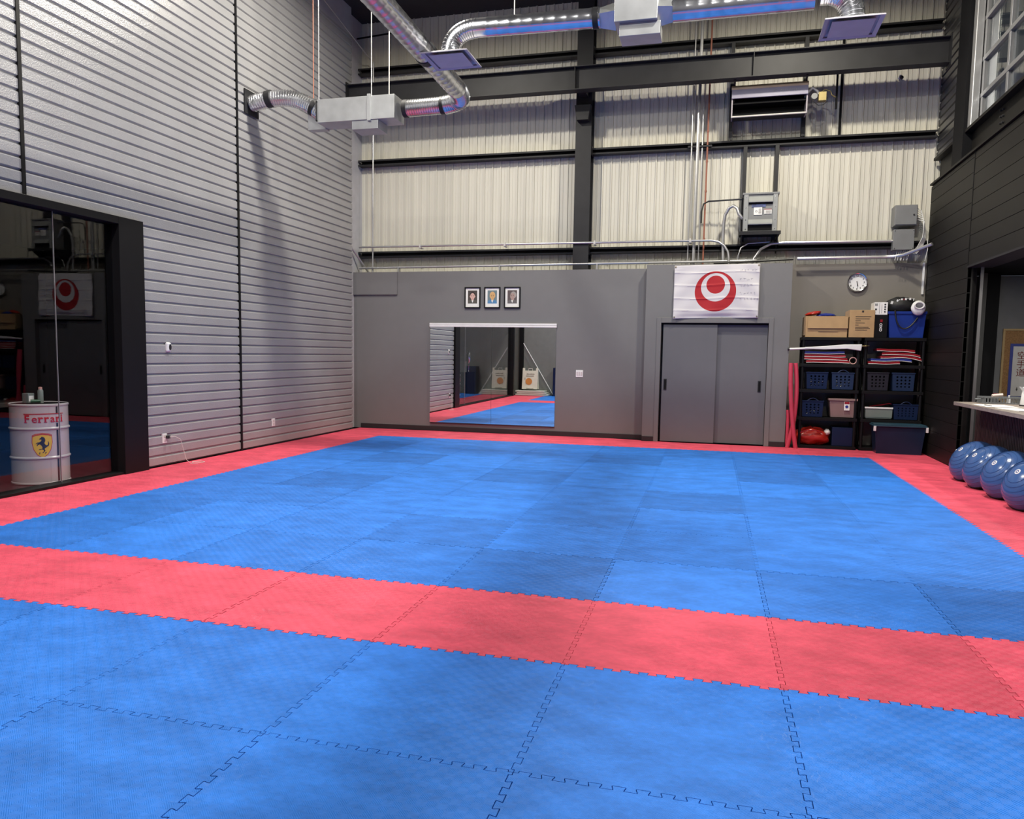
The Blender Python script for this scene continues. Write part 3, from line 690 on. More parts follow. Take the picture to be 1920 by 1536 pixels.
part(MB().tube(bez((-5.78,6.625,5.075),(-5.75,6.626,5.08),(-5.73,6.627,5.083),(-5.70,6.63,5.087),3),DR*1.04,24),'joint_band',M['steel'],fx,smooth=True)
part(MB().tube(bez((-5.14,6.76,4.975),(-5.12,6.765,4.965),(-5.10,6.77,4.952),(-5.08,6.772,4.94),3),DR*1.05,24),'joint_band',M['steel'],fx,smooth=True)
for x,y,l,m in ((-4.14,6.62,'thin rod holding the duct box, nearest its seam','conduit'),(-4.0,6.9,'pale hanging strap right of the rod above the duct box','offwhite'),(-4.96,6.64,'thin rod over the left end of the duct box','conduit'),(-5.2,6.92,'reddish hanging rod over the flexible duct end','copper')):
    pipe('hanger_rod',[(x,y,5.0),(x,y,7.7)],.007,l,'rod',M[m],'rods hanging the duct box',6)
# duct B: across the room with two diffusers
YB=5.1; ZB=5.12
db=thing('spiral_duct','galvanised spiral duct crossing the room between the two square diffusers','duct',(-.6,YB,ZB))
part(ribduct(MB(),[(-2.12,YB,ZB+.02),(-.72,YB,ZB)],DR*.9,.0025,.13),'duct_pipe',M['galv'],db,smooth=True)
part(ribduct(MB(),[(.05,YB,ZB),(1.45,YB,ZB)],DR*1.03,.0025,.13),'duct_pipe',M['galv'],db,smooth=True)
part(ribduct(MB(),bez((-2.12,YB,ZB+.02),(-2.35,YB,ZB+.02),(-2.44,YB,5.02),(-2.44,YB-.02,4.87)),DR*.92,.005,.035),'elbow',M['galv'],db,smooth=True,label='elbow down to the left diffuser')
part(ribduct(MB(),bez((1.5,YB,ZB+.03),(1.72,YB,ZB+.05),(1.82,YB,5.02),(1.82,YB+.02,4.88)),DR*1.0,.005,.035),'elbow',M['galv'],db,smooth=True,label='elbow down to the right diffuser')
part(MB().tube([(-.80,YB,ZB),(-.74,YB,ZB)],DR*.97,24),'joint_band',M['steel'],db,smooth=True)
q=MB()
for k in range(5): a0=.035*k
q.tube([(-.74,YB,ZB),(-.55,YB,ZB)],[DR*.9,.15],4); part(q,'transition',M['galvbox'],db)
q=MB().tube([(-.1,YB,ZB),(.06,YB,ZB)],[.15,DR],4); part(q,'transition',M['galvbox'],db)
part(MB().box(-.55,-.10,YB-.18,YB+.18,4.99,5.42),'plenum_box',M['galvbox'],db,bev=.004)
part(MB().box(-.50,-.07,YB-.12,YB+.16,4.86,4.99),'lower_outlet',M['galvbox'],db,bev=.003)
for x in (-1.69,.6): part(MB().tube([(x,YB,ZB+.12),(x,YB,7.7)],.006,6),'hanger_rod',M['conduit'],db)
def diffuser(cx,cy,label):
    t=thing('air_diffuser',label,'air vent',(cx,cy,4.8),group='square ceiling diffusers')
    h=.275
    q=MB(); 
    rings=[(.275,4.80),(.275,4.812),(.15,4.865),(.11,4.88)]
    vs=[]
    for a,z in rings: vs+=[(cx-a,cy-a,z),(cx+a,cy-a,z),(cx+a,cy+a,z),(cx-a,cy+a,z)]
    fs=[(4*i+j,4*i+(j+1)%4,4*(i+1)+(j+1)%4,4*(i+1)+j) for i in range(3) for j in range(4)]+[(12,13,14,15)]
    q.add(vs,fs); a=.235
    q.add([(cx-.275,cy-.275,4.8),(cx+.275,cy-.275,4.8),(cx+.275,cy+.275,4.8),(cx-.275,cy+.275,4.8),(cx-a,cy-a,4.812),(cx+a,cy-a,4.812),(cx+a,cy+a,4.812),(cx-a,cy+a,4.812)],[(i,(i+1)%4,4+(i+1)%4,4+i) for i in range(4)])
    part(q,'frame',M['diff'],t,recalc=False)
    part(MB().box(cx-.2,cx+.2,cy-.2,cy+.2,4.797,4.803),'face_plate',M['diff'],t,bev=.002)
    part(MB().lathe([(.12,4.865),(.15,4.87),(.12,4.885)],(cx,cy,0),24),'collar',M['galvbox'],t)
diffuser(-2.42,5.08,'lavender-white square air diffuser under the left duct elbow')
diffuser(1.81,5.14,'lavender-white square air diffuser under the right duct elbow')
# high bay lamps under the roof (above the picture)
names=['nearest the mirror wall, over the ribbed wall side','nearest the flag, over the cream wall side','over the middle of the mats, counter side','over the middle of the mats, ribbed wall side','behind the photographer, counter side','behind the photographer, ribbed wall side']
for (x,y,z,p,c),nm in zip(LAMPS,names):
    t=thing('high_bay_lamp','round high bay lamp '+nm,'lamp',(x,y,z+.02),group='high bay lamps')
    part(MB().lathe([(.06,.30),(.08,.2),(.2,.12),(.24,.05),(.24,.02),(.2,.02)],(x,y,z),24),'housing',M['black'],t,smooth=True)
    part(MB().lathe([(.0,.03),(.2,.03)],(x,y,z),24),'lens',M['lampglow'],t)
    part(MB().tube([(x,y,z+.3),(x,y,7.72)],.01,6),'hanger',M['steel'],t)
    lamp_light('lamp_light',(0,0,-.02),p,c,.38,t)

# ================================================================== BACK WALL ITEMS
mr=thing('wall_mirror','large two-panel wall mirror with a white top rail above the baseboard','mirror',(-3.4,10.19,.15))
part(MB().box(-4.61,-3.405,10.188,10.196,.165,1.965),'mirror_panel',M['mirror'],mr)
part(MB().box(-3.401,-2.20,10.188,10.196,.165,1.965),'mirror_panel',M['mirror'],mr)
part(MB().box(-4.62,-2.19,10.170,10.198,1.995,2.03).box(-4.62,-2.19,10.170,10.198,1.96,1.992),'top_rail',M['white'],mr,bev=.003)
part(MB().box(-4.61,-2.20,10.182,10.198,.155,.166),'bottom_channel',M['steel'],mr)
_a=.0105; _p=V(-2.2,10.19,0); _l=mr.location-_p; mr.rotation_euler=(0,0,_a); mr.location=_p+Matrix.Rotation(_a,3,'Z')@_l
def portrait(xc,label,bg,skin,hair,suit,style):
    zc=2.50; w_,h_=.305,.385; y=10.198
    t=thing('framed_portrait',label,'picture frame',(xc,y,zc-h_/2),group='framed portraits above the mirror')
    q=MB(); a,b=w_/2,h_/2; e=.02
    for (x0,x1,z0,z1) in ((-a,a,b-e,b),(-a,a,-b,-b+e),(-a,-a+e,-b+e,b-e),(a-e,a,-b+e,b-e)): q.box(xc+x0,xc+x1,y-.03,y,zc+z0,zc+z1)
    part(q,'frame',M['black'],t,bev=.002)
    part(MB().box(xc-a+e,xc+a-e,y-.012,y-.006,zc-b+e,zc+b-e),'mount_card',M['paper'],t)
    q=MB(); Y=y-.0125; cz=zc+.012
    q.mi(0).flat([(xc-.09,cz-.12),(xc+.09,cz-.12),(xc+.09,cz+.12),(xc-.09,cz+.12)],Y)
    dx={'full':0,'old':.004,'side':.01}[style]
    q.mi(3).flat([(xc-.088,cz-.12),(xc+.088,cz-.12),(xc+.086,cz-.075),(xc+.045,cz-.052),(xc+.02,cz-.04),(xc-.02,cz-.04),(xc-.045,cz-.052),(xc-.086,cz-.075)],Y-.0006)
    q.mi(4).flat([(xc-.016,cz-.07),(xc,cz-.11),(xc+.016,cz-.07),(xc+.012,cz-.045),(xc-.012,cz-.045)],Y-.0012)
    q.mi(1).flat([(xc+dx-.022,cz-.06),(xc+dx+.022,cz-.06),(xc+dx+.024,cz-.01),(xc+dx-.024,cz-.01)],Y-.0015)
    if style!='side': q.mi(2).flat(ell(xc+dx,cz+.028,.053,.068,24),Y-.0018)
    else: q.mi(2).flat(ell(xc+dx+.012,cz+.035,.056,.062,24),Y-.0018)
    q.mi(1).flat(ell(xc+dx-(.006 if style=='side' else 0),cz+.012,.044,.058,24),Y-.0022)
    if style=='side': q.mi(1).flat(ell(xc+.048,cz+.01,.009,.016,12),Y-.0024)
    else:
        q.mi(1).flat(ell(xc+dx-.046,cz+.008,.008,.015,12),Y-.0024); q.mi(1).flat(ell(xc+dx+.046,cz+.008,.008,.015,12),Y-.0024)
    ex=-.008 if style=='side' else 0
    for sx in (-.018,.018):
        q.mi(5).flat(ell(xc+dx+ex+sx,cz+.018,.009,.004,10),Y-.0028)
        q.mi(5).flat([(xc+dx+ex+sx-.012,cz+.030),(xc+dx+ex+sx+.012,cz+.030),(xc+dx+ex+sx+.010,cz+.034),(xc+dx+ex+sx-.010,cz+.034)],Y-.0028)
    q.mi(5).flat([(xc+dx+ex-.006,cz-.004),(xc+dx+ex+.007,cz-.004),(xc+dx+ex+.004,cz-.001),(xc+dx+ex-.004,cz-.001)],Y-.0028)
    q.mi(6).flat([(xc+dx+ex-.014,cz-.021),(xc+dx+ex+.014,cz-.021),(xc+dx+ex+.009,cz-.026),(xc+dx+ex-.009,cz-.026)],Y-.0028)
    part(q,'portrait_print',[bg,skin,hair,suit,M['paper'],M['hairdk'],pm('lip',(.3,.1,.09),.6)],t,recalc=False)
portrait(-3.79,'framed portrait of a dark-haired person in an olive jacket, brown backdrop',M['pbg1'],M['skin1'],M['hairdk'],M['suit1'],'full')
portrait(-3.41,'framed portrait of a person with golden skin tones in a blue jacket, teal backdrop',M['pbg2'],M['skin2'],M['skin2'],M['suit2'],'old')
portrait(-3.03,'framed portrait of a bald person in a grey suit, mauve backdrop',M['pbg3'],M['skin3'],M['hairlt'],M['suit3'],'side')
sw=thing('light_switch','white multi-gang light switch plate on the grey wall right of the mirror','light switch',(-1.76,10.2,1.08))
part(MB().box(-1.825,-1.695,10.192,10.2,1.08,1.205),'cover_plate',M['white'],sw,bev=.003)
for x in (-1.80,-1.762,-1.722): part(MB().box(x-.012,x+.014,10.187,10.192,1.11,1.175),'rocker',pm('switch_rocker',(.55,.5,.5),.4),sw,bev=.002)
# flag
fl=thing('wall_flag','white flag with red ring and disc hanging over the closet doors','flag',(.56,9.96,2.1))
def flagmat():
    m=bpy.data.materials.new('printed_flag_cloth'); m.use_nodes=True; nt=m.node_tree; N=nt.nodes; L=nt.links; b=N['Principled BSDF']
    b.inputs['Roughness'].default_value=.7
    tc=N.new('ShaderNodeTexCoord')
    def disc(cx,cy,rad):
        s_=N.new('ShaderNodeVectorMath'); s_.operation='DISTANCE'; L.new(tc.outputs['UV'],s_.inputs[0]); s_.inputs[1].default_value=(cx,cy,0)
        c=N.new('ShaderNodeMath'); c.operation='LESS_THAN'; c.inputs[1].default_value=rad; L.new(s_.outputs['Value'],c.inputs[0]); return c
    a=disc(-.01,.0,.335); b2=disc(-.008,.07,.235); c=disc(-.008,.115,.15)
    x=N.new('ShaderNodeMath'); x.operation='SUBTRACT'; L.new(a.outputs[0],x.inputs[0]); L.new(b2.outputs[0],x.inputs[1])
    y=N.new('ShaderNodeMath'); y.operation='ADD'; y.use_clamp=True; L.new(x.outputs[0],y.inputs[0]); L.new(c.outputs[0],y.inputs[1])
    mx=N.new('ShaderNodeMix'); mx.data_type='RGBA'; mx.inputs['A'].default_value=(.62,.60,.62,1); mx.inputs['B'].default_value=(.40,.009,.016,1)
    L.new(y.outputs[0],mx.inputs['Factor']); L.new(mx.outputs['Result'],b.inputs['Base Color']); return m
NX,NZ=90,60; q=MB(); uv=[]
def fy(u_,v_):
    d=.012*math.sin(u_*3.1+v_*4)+.006*math.sin(u_*9-v_*7)
    for zz in (.32,.11,-.11,-.31): d+=.010*math.exp(-((v_-zz-.01*math.sin(u_*6))/.012)**2)
    a=max(0,.69+u_); b_=max(0,.69-u_)
    d+=.014*math.sin((a*.8+(.44-v_))*16)*math.exp(-a*2.6)*(.6 if v_<.4 else .3); d+=.012*math.sin((b_*.9+(.44-v_))*17)*math.exp(-b_*3)
    d+=-.045*math.exp(-((v_+.43)/.05)**2)*math.cos(u_*2.2)
    return 9.95-d*.8
for j in range(NZ+1):
    for i in range(NX+1):
        u_=-.69+1.38*i/NX; v_=-.445+.89*j/NZ
        q.v.append((.56+u_,fy(u_,v_),2.57+v_*1+ .012*u_ -.018*(1-(u_/.69)**2)*(0 if v_>0 else (-v_/.445)*-.4))); uv.append((u_,v_))
for j in range(NZ):
    for i in range(NX):
        a=j*(NX+1)+i; q.f.append([a,a+1,a+NX+2,a+NX+1]); q.m.append(0)
fo=part(q,'cloth',flagmat(),fl,smooth=True)
ul=fo.data.uv_layers.new(name='UVMap')
for lp in fo.data.loops: ul.data[lp.index].uv=uv[lp.vertex_index]
so=fo.modifiers.new('solid','SOLIDIFY'); so.thickness=.001
for (u_,v_) in ((-.67,.42),(.67,.42),(-.67,-.42),(.67,-.42)):
    part(MB().lathe([(.006,0),(.013,0),(.013,-.004),(.006,-.004)],(.56+u_,fy(u_,v_)-.002,2.57+v_+.012*u_),14,'y',cap=False),'grommet',M['brass'],fl)
q=MB(); rr=random.Random(5)
for row,(zz,n) in enumerate(((.345,5),(.20,4),(.10,4),(-.03,5),(-.12,6))):
    for k in range(n):
        cx=.40+.055*k; 
        for s_ in range(3):
            ax=cx+rr.uniform(-.014,.014); az=zz+rr.uniform(-.014,.014); hz=rr.random()<.5
            ww,hh=(.010,.0018) if hz else (.0018,.010)
            yy=min(fy(ax-ww,az),fy(ax+ww,az),fy(ax,az-hh),fy(ax,az+hh))-.0015
            q.box(.56+ax-ww,.56+ax+ww,yy-.0005,yy,2.57+az-hh,2.57+az+hh)
part(q,'faded_handwriting',pm('faded_ink',(.28,.27,.33),.7),fl)
# clock
ck=thing('wall_clock','round wall clock with chrome rim above the shelving','clock',(2.815,10.46,2.58))
cx,cz,cy=2.815,2.75,10.465
part(MB().lathe([(.135,0),(.155,-.012),(.158,-.04),(.148,-.055),(.138,-.05),(.135,-.02)],(cx,cy,cz),40,'y',cap=False),'rim',M['chrome'],ck,smooth=True)
part(MB().lathe([(0,-.012),(.137,-.012)],(cx,cy,cz),40,'y'),'dial',M['white'],ck)
q=MB()
for n_ in range(1,13):
    t_=textmb(str(n_),.040,.0006); a=PI/2-n_*PI/6
    place(t_,lambda x,y,z,a=a:(cx+.108*math.cos(a)+x,cy-.0145-z,cz+.108*math.sin(a)+y)); join(q,t_)
part(q,'numerals',M['blk'],ck)
def hand(mb,ang,l,w_,y):
    d=(math.sin(ang),math.cos(ang)); n_=(d[1],-d[0])
    P=[(cx-d[0]*.02+n_[0]*w_,cz-d[1]*.02+n_[1]*w_),(cx+d[0]*l+n_[0]*w_*.6,cz+d[1]*l+n_[1]*w_*.6),(cx+d[0]*l-n_[0]*w_*.6,cz+d[1]*l-n_[1]*w_*.6),(cx-d[0]*.02-n_[0]*w_,cz-d[1]*.02-n_[1]*w_)]
    mb.prism(P,y,y-.002,'y')
q=MB(); hand(q,math.radians(164.5),.065,.006,cy-.018); part(q,'hour_hand',M['blk'],ck)
q=MB(); hand(q,math.radians(174),.10,.004,cy-.022); part(q,'minute_hand',M['blk'],ck)

# left wall items ---------------------------------------------------------
tv=thing('wall_sensor','small white wall sensor with black oval face on the ribbed wall','sensor',(LX,4.75,1.43))
part(MB().box(LX-.02,LX+.028,4.715,4.795,1.435,1.555),'body',M['white'],tv,bev=.02)
part(MB().lathe([(.0,.033),(.022,.033),(.024,.028)],(LX,0,0),20,'x'),'face',M['blk'],tv,smooth=True)
o=[x for x in bpy.data.objects if x.parent==tv and x.name.startswith('face')][0]
for v in o.data.vertices: v.co.y=(v.co.y+4.75)*.9+.015; v.co.z=(v.co.z+1.43)*1.7+.065
for (y,lab) in ((4.655,'white wall outlet with a charger plugged in, beside the glass room'),(7.12,'white wall outlet with nothing plugged in, past the black joint strip')):
    t=thing('wall_outlet',lab,'outlet',(LX,y,.29),group='outlets on the ribbed wall')
    part(MB().box(LX-.02,LX+.008,y-.04,y+.04,.29,.41),'cover_plate',M['white'],t,bev=.004)
    for z in (.325,.375): part(MB().box(LX+.008,LX+.011,y-.02,y+.02,z-.016,z+.016),'socket',M['offwhite'],t,bev=.002)
ch=thing('phone_charger','black charger plug with white cable trailing onto the red mat','charger',(LX+.02,4.68,.36))
part(MB().box(LX+.012,LX+.05,4.665,4.71,.345,.385),'plug',M['blk'],ch,bev=.004)
part(MB().tube([(LX+.05,4.69,.365),(LX+.09,4.74,.37),(LX+.12,4.80,.33),(LX+.13,4.84,.2),(LX+.14,4.88,.06),(LX+.17,4.92,.006),(LX+.24,4.98,.006),(LX+.25,5.1,.006),(LX+.17,5.14,.006),(LX+.10,5.05,.006),(LX+.2,4.93,.006)],.0035,6),'cable',M['cable_w'],ch,smooth=True)

# ================================================================== SHELVING
def shelf_unit(x0,x1,label):
    t=thing('shelving_unit',label,'shelving',((x0+x1)/2,10.2,0),group='black plastic shelving units')
    y0,y1=10.0,10.42
    for n_,z in enumerate((.05,.515,.975,1.395,1.83)):
        q=MB(); q.box(x0,x1,y0,y1,z-.012,z); q.box(x0,x1,y0,y0+.012,z-.05,z-.012); q.box(x0,x1,y1-.012,y1,z-.05,z-.012)
        q.box(x0,x0+.012,y0+.012,y1-.012,z-.05,z-.012); q.box(x1-.012,x1,y0+.012,y1-.012,z-.05,z-.012)
        part(q,'shelf',M['shelfp'],t,bev=.002)
    for x in (x0+.03,x1-.03):
        for y in (y0+.03,y1-.03): part(MB().tube([(x,y,0),(x,y,1.82)],.023,12),'post',M['shelfp'],t,smooth=True)
    return t
shelf_unit(1.96,2.86,'black shelving unit nearest the closet, cardboard box on top')
shelf_unit(2.91,3.81,'black shelving unit in the corner, blue tub on top')
def perf(mb,O,U,Wv,nu,nv,w_,h_,rad,off,taper=0):
    """panel in the plane O+U*a+W*b with nu x nv round holes; taper narrows the foot"""
    O=V(*O);U=V(*U);Wv=V(*Wv)
    def P(a,b): 
        k=1-taper*(1-b/h_); aa=w_/2+(a-w_/2)*k; return O+U*aa+Wv*b
    m0=off; cu=(w_-2*m0)/nu; cv=(h_-2*off)/nv
    mb.add([P(0,0),P(w_,0),P(w_,off),P(0,off)],[(0,1,2,3)]); mb.add([P(0,h_-off),P(w_,h_-off),P(w_,h_),P(0,h_)],[(0,1,2,3)])
    mb.add([P(0,off),P(m0,off),P(m0,h_-off),P(0,h_-off)],[(0,1,2,3)]); mb.add([P(w_-m0,off),P(w_,off),P(w_,h_-off),P(w_-m0,h_-off)],[(0,1,2,3)])
    for i in range(nu):
        for j in range(nv):
            ca=m0+(i+.5)*cu; cb=off+(j+.5)*cv; out=[];inn=[]
            for k in range(8):
                a=PI/4*k; c_,s_=math.cos(a),math.sin(a); mxx=max(abs(c_),abs(s_))
                out.append(P(ca+cu/2*c_/mxx,cb+cv/2*s_/mxx)); inn.append(P(ca+rad*c_,cb+rad*s_))
            mb.add(out+inn,[(k,(k+1)%8,8+(k+1)%8,8+k) for k in range(8)])
def basket(x0,x1,z,h_,mat,label,handle=True,y0=10.03,d=.33,white=0,nu=4,nv=4):
    t=thing('storage_basket',label,'basket',((x0+x1)/2,y0+d/2,z),group='perforated baskets on the shelving')
    w_=x1-x0; q=MB()
    perf(q,(x0,y0,z),(1,0,0),(0,0,1),nu,nv,w_,h_,.016 if nu==4 else .012,.04,.08)
    perf(q,(x0,y0+d,z),(1,0,0),(0,0,1),nu,nv,w_,h_,.016,.04,.08)
    for x in (x0,x1):
        k=.04*w_*(1 if x==x0 else -1)
        q.add([(x+k,y0,z),(x+k,y0+d,z),(x,y0+d,z+h_),(x,y0,z+h_)],[(0,1,2,3)])
    q.add([(x0+.04*w_,y0,z+.004),(x1-.04*w_,y0,z+.004),(x1-.04*w_,y0+d,z+.004),(x0+.04*w_,y0+d,z+.004)],[(0,1,2,3)])
    b=part(q,'basket_body',mat,t,recalc=False); so=b.modifiers.new('solid','SOLIDIFY'); so.thickness=.004; so.offset=0
    part(MB().box(x0-.008,x1+.008,y0-.01,y0+.004,z+h_-.012,z+h_+.006).box(x0-.008,x1+.008,y0+d-.004,y0+d+.01,z+h_-.012,z+h_+.006).box(x0-.01,x0+.002,y0,y0+d,z+h_-.012,z+h_+.006).box(x1-.002,x1+.01,y0,y0+d,z+h_-.012,z+h_+.006),'rim',mat,t,bev=.002)
    if handle:
        xm=(x0+x1)/2; part(MB().tube([(xm-.085+.17*k/10,y0,z+h_+.045*math.sin(PI*k/10)) for k in range(11)],.008,8),'handle',mat,t,smooth=True)
    if white:
        for k in range(white):
            rr=random.Random(k+int(x0*100)); a=x0+.06+(w_-.14)*((k*.37+.2)%1); zz=z+.035+.045*(k%3)
            solo(MB().ball((a,y0+.05+.03*(k%2),zz),.028,.026,.022,12,8,.08,k),'hand_wrap','white hand wrap, %s inside the %s'%(ordn[k],label.split(',')[0].replace(' above the large lidded tote','').replace(' on the lower left shelf','').replace(' beside the tan bin',' beside tan bin')),'hand wrap',M['white'],'white hand wraps inside the navy baskets',smooth=True)
basket(2.06,2.385,.985,.27,M['navy'],'navy basket with white wraps, left one on the middle left shelf',False,white=6)
basket(2.45,2.785,.985,.27,M['navy2'],'navy basket with arched handle, right one on the middle left shelf',True,white=7)
basket(2.985,3.30,.985,.285,M['greyp'],'dark grey perforated basket on the middle shelf of the corner unit',False)
basket(3.355,3.68,.985,.285,M['navy2'],'slate blue perforated basket beside the dark grey one',False)
basket(2.01,2.34,.525,.26,M['navy'],'navy basket beside the tan bin on the lower left shelf',True,white=5)
basket(3.40,3.76,.525,.24,M['navy'],'navy basket above the large lidded tote',True,nu=5)
def tubmesh(x0,x1,y0,y1,z0,z1,tp=.06,th=.006):
    q=MB(); k=(x1-x0)*tp/2; ky=(y1-y0)*tp/2
    B=[(x0+k,y0+ky,z0),(x1-k,y0+ky,z0),(x1-k,y1-ky,z0),(x0+k,y1-ky,z0)]; T=[(x0,y0,z1),(x1,y0,z1),(x1,y1,z1),(x0,y1,z1)]
    Ti=[(x0+th,y0+th,z1),(x1-th,y0+th,z1),(x1-th,y1-th,z1),(x0+th,y1-th,z1)]; Bi=[(x0+k+th,y0+ky+th,z0+th),(x1-k-th,y0+ky+th,z0+th),(x1-k-th,y1-ky-th,z0+th),(x0+k+th,y1-ky-th,z0+th)]
    q.add(B+T+Ti+Bi,[(3,2,1,0)]+[(i,(i+1)%4,4+(i+1)%4,4+i) for i in range(4)]+[(4+i,4+(i+1)%4,8+(i+1)%4,8+i) for i in range(4)]+[(8+i,8+(i+1)%4,12+(i+1)%4,12+i) for i in range(4)]+[(12,13,14,15)])
    return q
# tan bin
t=thing('storage_bin','tan open storage bin with a sticker on the lower left shelf','bin',(2.64,10.2,.525))
part(tubmesh(2.435,2.84,10.03,10.36,.525,.80,.14),'bin_body',M['tan'],t,bev=.006)
part(MB().box(2.415,2.86,10.01,10.03,.80,.835).box(2.415,2.86,10.36,10.38,.80,.835).box(2.415,2.435,10.03,10.36,.80,.835).box(2.84,2.86,10.03,10.36,.80,.835),'rim',M['tan'],t,bev=.004)
part(MB().box(2.655,2.74,10.018,10.022,.645,.79),'sticker',M['paper'],t); part(MB().box(2.66,2.735,10.014,10.018,.75,.787),'sticker_heading',M['red'],t); part(MB().lathe([(0,-.003),(.024,-.003)],(2.697,10.017,.705),12,'y'),'sticker_emblem',M['bluev'],t)
# pale green drawer box with cables
t=thing('shallow_crate','pale grey-green shallow crate on the lower corner shelf','crate',(3.18,10.2,.525))
part(tubmesh(2.98,3.385,10.03,10.38,.545,.70,.02),'crate_body',M['sage'],t,bev=.006)
part(MB().box(2.97,3.39,10.02,10.03,.69,.715),'rim',M['paper'],t)
part(MB().box(2.99,3.375,10.04,10.36,.53,.545),'foot',M['sage'],t)
solo(MB().tube([(3.05,10.1,.715),(3.15,10.12,.735),(3.25,10.1,.75),(3.34,10.15,.77),(3.38,10.12,.765)],.008,6),'skipping_rope','red and white rope lying in the pale shallow crate','rope',M['red'],smooth=True)
# shields
def shield(x0,x1,z,dz,col,label,grp,y0=10.02,sag=0,th=.036,seed=0):
    t=thing('kick_shield',label,'kick shield',((x0+x1)/2,10.2,z),group=grp)
    def zf(a): return z+dz*math.sin(a*PI*1.0+.4+seed)*.5+dz*.3*math.sin(a*9+seed*2)-sag*max(0,a-.55)**2*4
    n=22; P=[(x0+(x1-x0)*i/n,zf(i/n)) for i in range(n+1)]
    poly=P+[(a,b+th) for a,b in P[::-1]]
    part(MB().prism(poly,y0,y0+.33,'y'),'pad',M[col],t,bev=.006)
    part(MB().tube([(a,y0-.002,b) for a,b in P],.0042,6),'white_piping',M['paper'],t,smooth=True)
g1='kick shields stacked on the upper left shelf'; g2='kick shields stacked on the upper corner shelf'
for k,(a,b,c,l) in enumerate(((2.04,2.70,'red','lowest of the stack on the upper left shelf'),(2.0,2.67,'red','second from the bottom on the upper left shelf'),(2.0,2.64,'red','third from the bottom on the upper left shelf'),(2.01,2.62,'bluev','topmost on the upper left shelf, below the rolled banner'))):
    shield(a,b,1.414+.05*k,.008,c,('blue' if c=='bluev' else 'red')+' kick shield with white piping, '+l,g1,seed=k)
for k,(a,b,c,s_,l) in enumerate(((2.98,3.45,'red',0,'lowest of the stack on the corner shelf'),(3.02,3.62,'bluev',.02,'only blue one in the corner shelf stack'),(3.16,3.76,'red',.06,'middle of the corner shelf stack, drooping at the end'),(3.18,3.74,'red',.05,'second from the top of the corner shelf stack'),(3.10,3.66,'red',.01,'topmost of the corner shelf stack'))):
    shield(a,b,1.414+.048*k+(.008 if k==4 else 0),.010,c,('blue' if c=='bluev' else 'red')+' kick shield with white piping, '+l,g2,sag=s_,seed=k+3)
solo(MB().tube([(2.755+.052*math.cos(a),10.04,1.455+.052*math.sin(a)) for a in [2*PI*k/28 for k in range(28)]],.008,8,closed=True),'throwing_ring','pale pink ring standing upright beside the stacked kick shields','ring',pm('ring_rubber',(.6,.33,.3),.5),smooth=True)
# banner roll with pole
t=thing('rolled_banner','white rolled banner on a pole with pointed tip, on the upper left shelf','banner',(2.35,10.08,1.62))
part(MB().tube([(1.77,9.985,1.63),(2.86,9.985,1.69)],.018,10),'pole',M['white'],t,smooth=True)
part(MB().prism([(2.0,1.635),(2.3,1.63),(2.65,1.645),(2.86,1.615),(2.87,1.72),(2.6,1.715),(2.3,1.685),(2.0,1.665)],9.965,10.0,'y'),'wrapped_cloth',M['white'],t,bev=.01)
part(MB().tube([(2.87,9.985,1.69),(2.89,9.985,1.692),(2.90,9.985,1.692),(2.93,9.985,1.694),(2.94,9.985,1.695),(2.98,9.985,1.697)],[.008,.016,.008,.018,.008,.003],10),'finial',M['brass'],t,smooth=True)
part(MB().tube([(1.74,9.985,1.628),(1.77,9.985,1.63)],.02,10),'end_cap',M['blk'],t,smooth=True)
# noodles
for x,zz,mid,l in ((1.80,1.40,(1.80,1.80,1.84,1.93),'red foam noodle leaning at the closet corner, bottom crossing in front'),(1.875,1.40,(1.875,1.93,1.93,1.80),'red foam noodle beside the shelving post, bowing outwards')):
    y=9.93 if x<1.85 else 9.975
    solo(MB().tube(bez((x,y+.02,1.40),(mid[1]-.0,y,1.0),(mid[2],y-.03,.5),(mid[3],y-.02,.0),18),.034,14),'pool_noodle',l,'pool noodle',M['pink'],'pool noodles by the shelving',smooth=True)
solo(MB().tube([(1.80,10.02,.034),(1.80,10.02,.5),(1.79,10.02,.62)],.03,12),'pool_noodle','short red foam noodle end standing in the corner behind the crossed ones','pool noodle',M['pink'],'pool noodles by the shelving',smooth=True)
# red bag
t=thing('gear_bag','shiny red gear bag crumpled on the bottom left shelf','bag',(2.2,10.15,.05))
part(MB().ball((2.20,10.17,.19),.29,.17,.15,48,28,.055,4),'bag_body',M['redplastic'],t,smooth=True)
part(MB().tube([(1.99,10.02,.25),(2.1,9.99,.30),(2.24,9.985,.30),(2.33,10.0,.27)],.009,6),'strap',M['red'],t,smooth=True)
part(MB().ball((2.43,10.12,.27),.05,.06,.05,14,8,.05,2),'bag_corner',M['paper'],t,smooth=True)
# dark carton on the bottom shelf beside the bag
solo(MB().box(2.5,2.82,10.05,10.38,.05,.36),'dark_carton','dark navy carton in the shade beside the red gear bag','carton',M['navy'],bev=.008)
# tote
t=thing('storage_tote','large navy lidded tote standing on the red mats before the shelving','tote',(3.44,9.8,0))
part(tubmesh(3.07,3.80,9.66,10.0-.01,0,.43,.11),'tote_body',M['teal'],t,bev=.012)
part(MB().box(3.045,3.825,9.635,9.99,.43,.455).box(3.06,3.81,9.65,9.985,.455,.47),'lid',M['teallid'],t,bev=.008)
part(MB().box(3.05,3.085,9.625,9.66,.36,.44),'lid_clip',M['white'],t,bev=.003); part(MB().box(3.80,3.832,9.625,9.66,.36,.44),'lid_clip',M['white'],t,bev=.003)
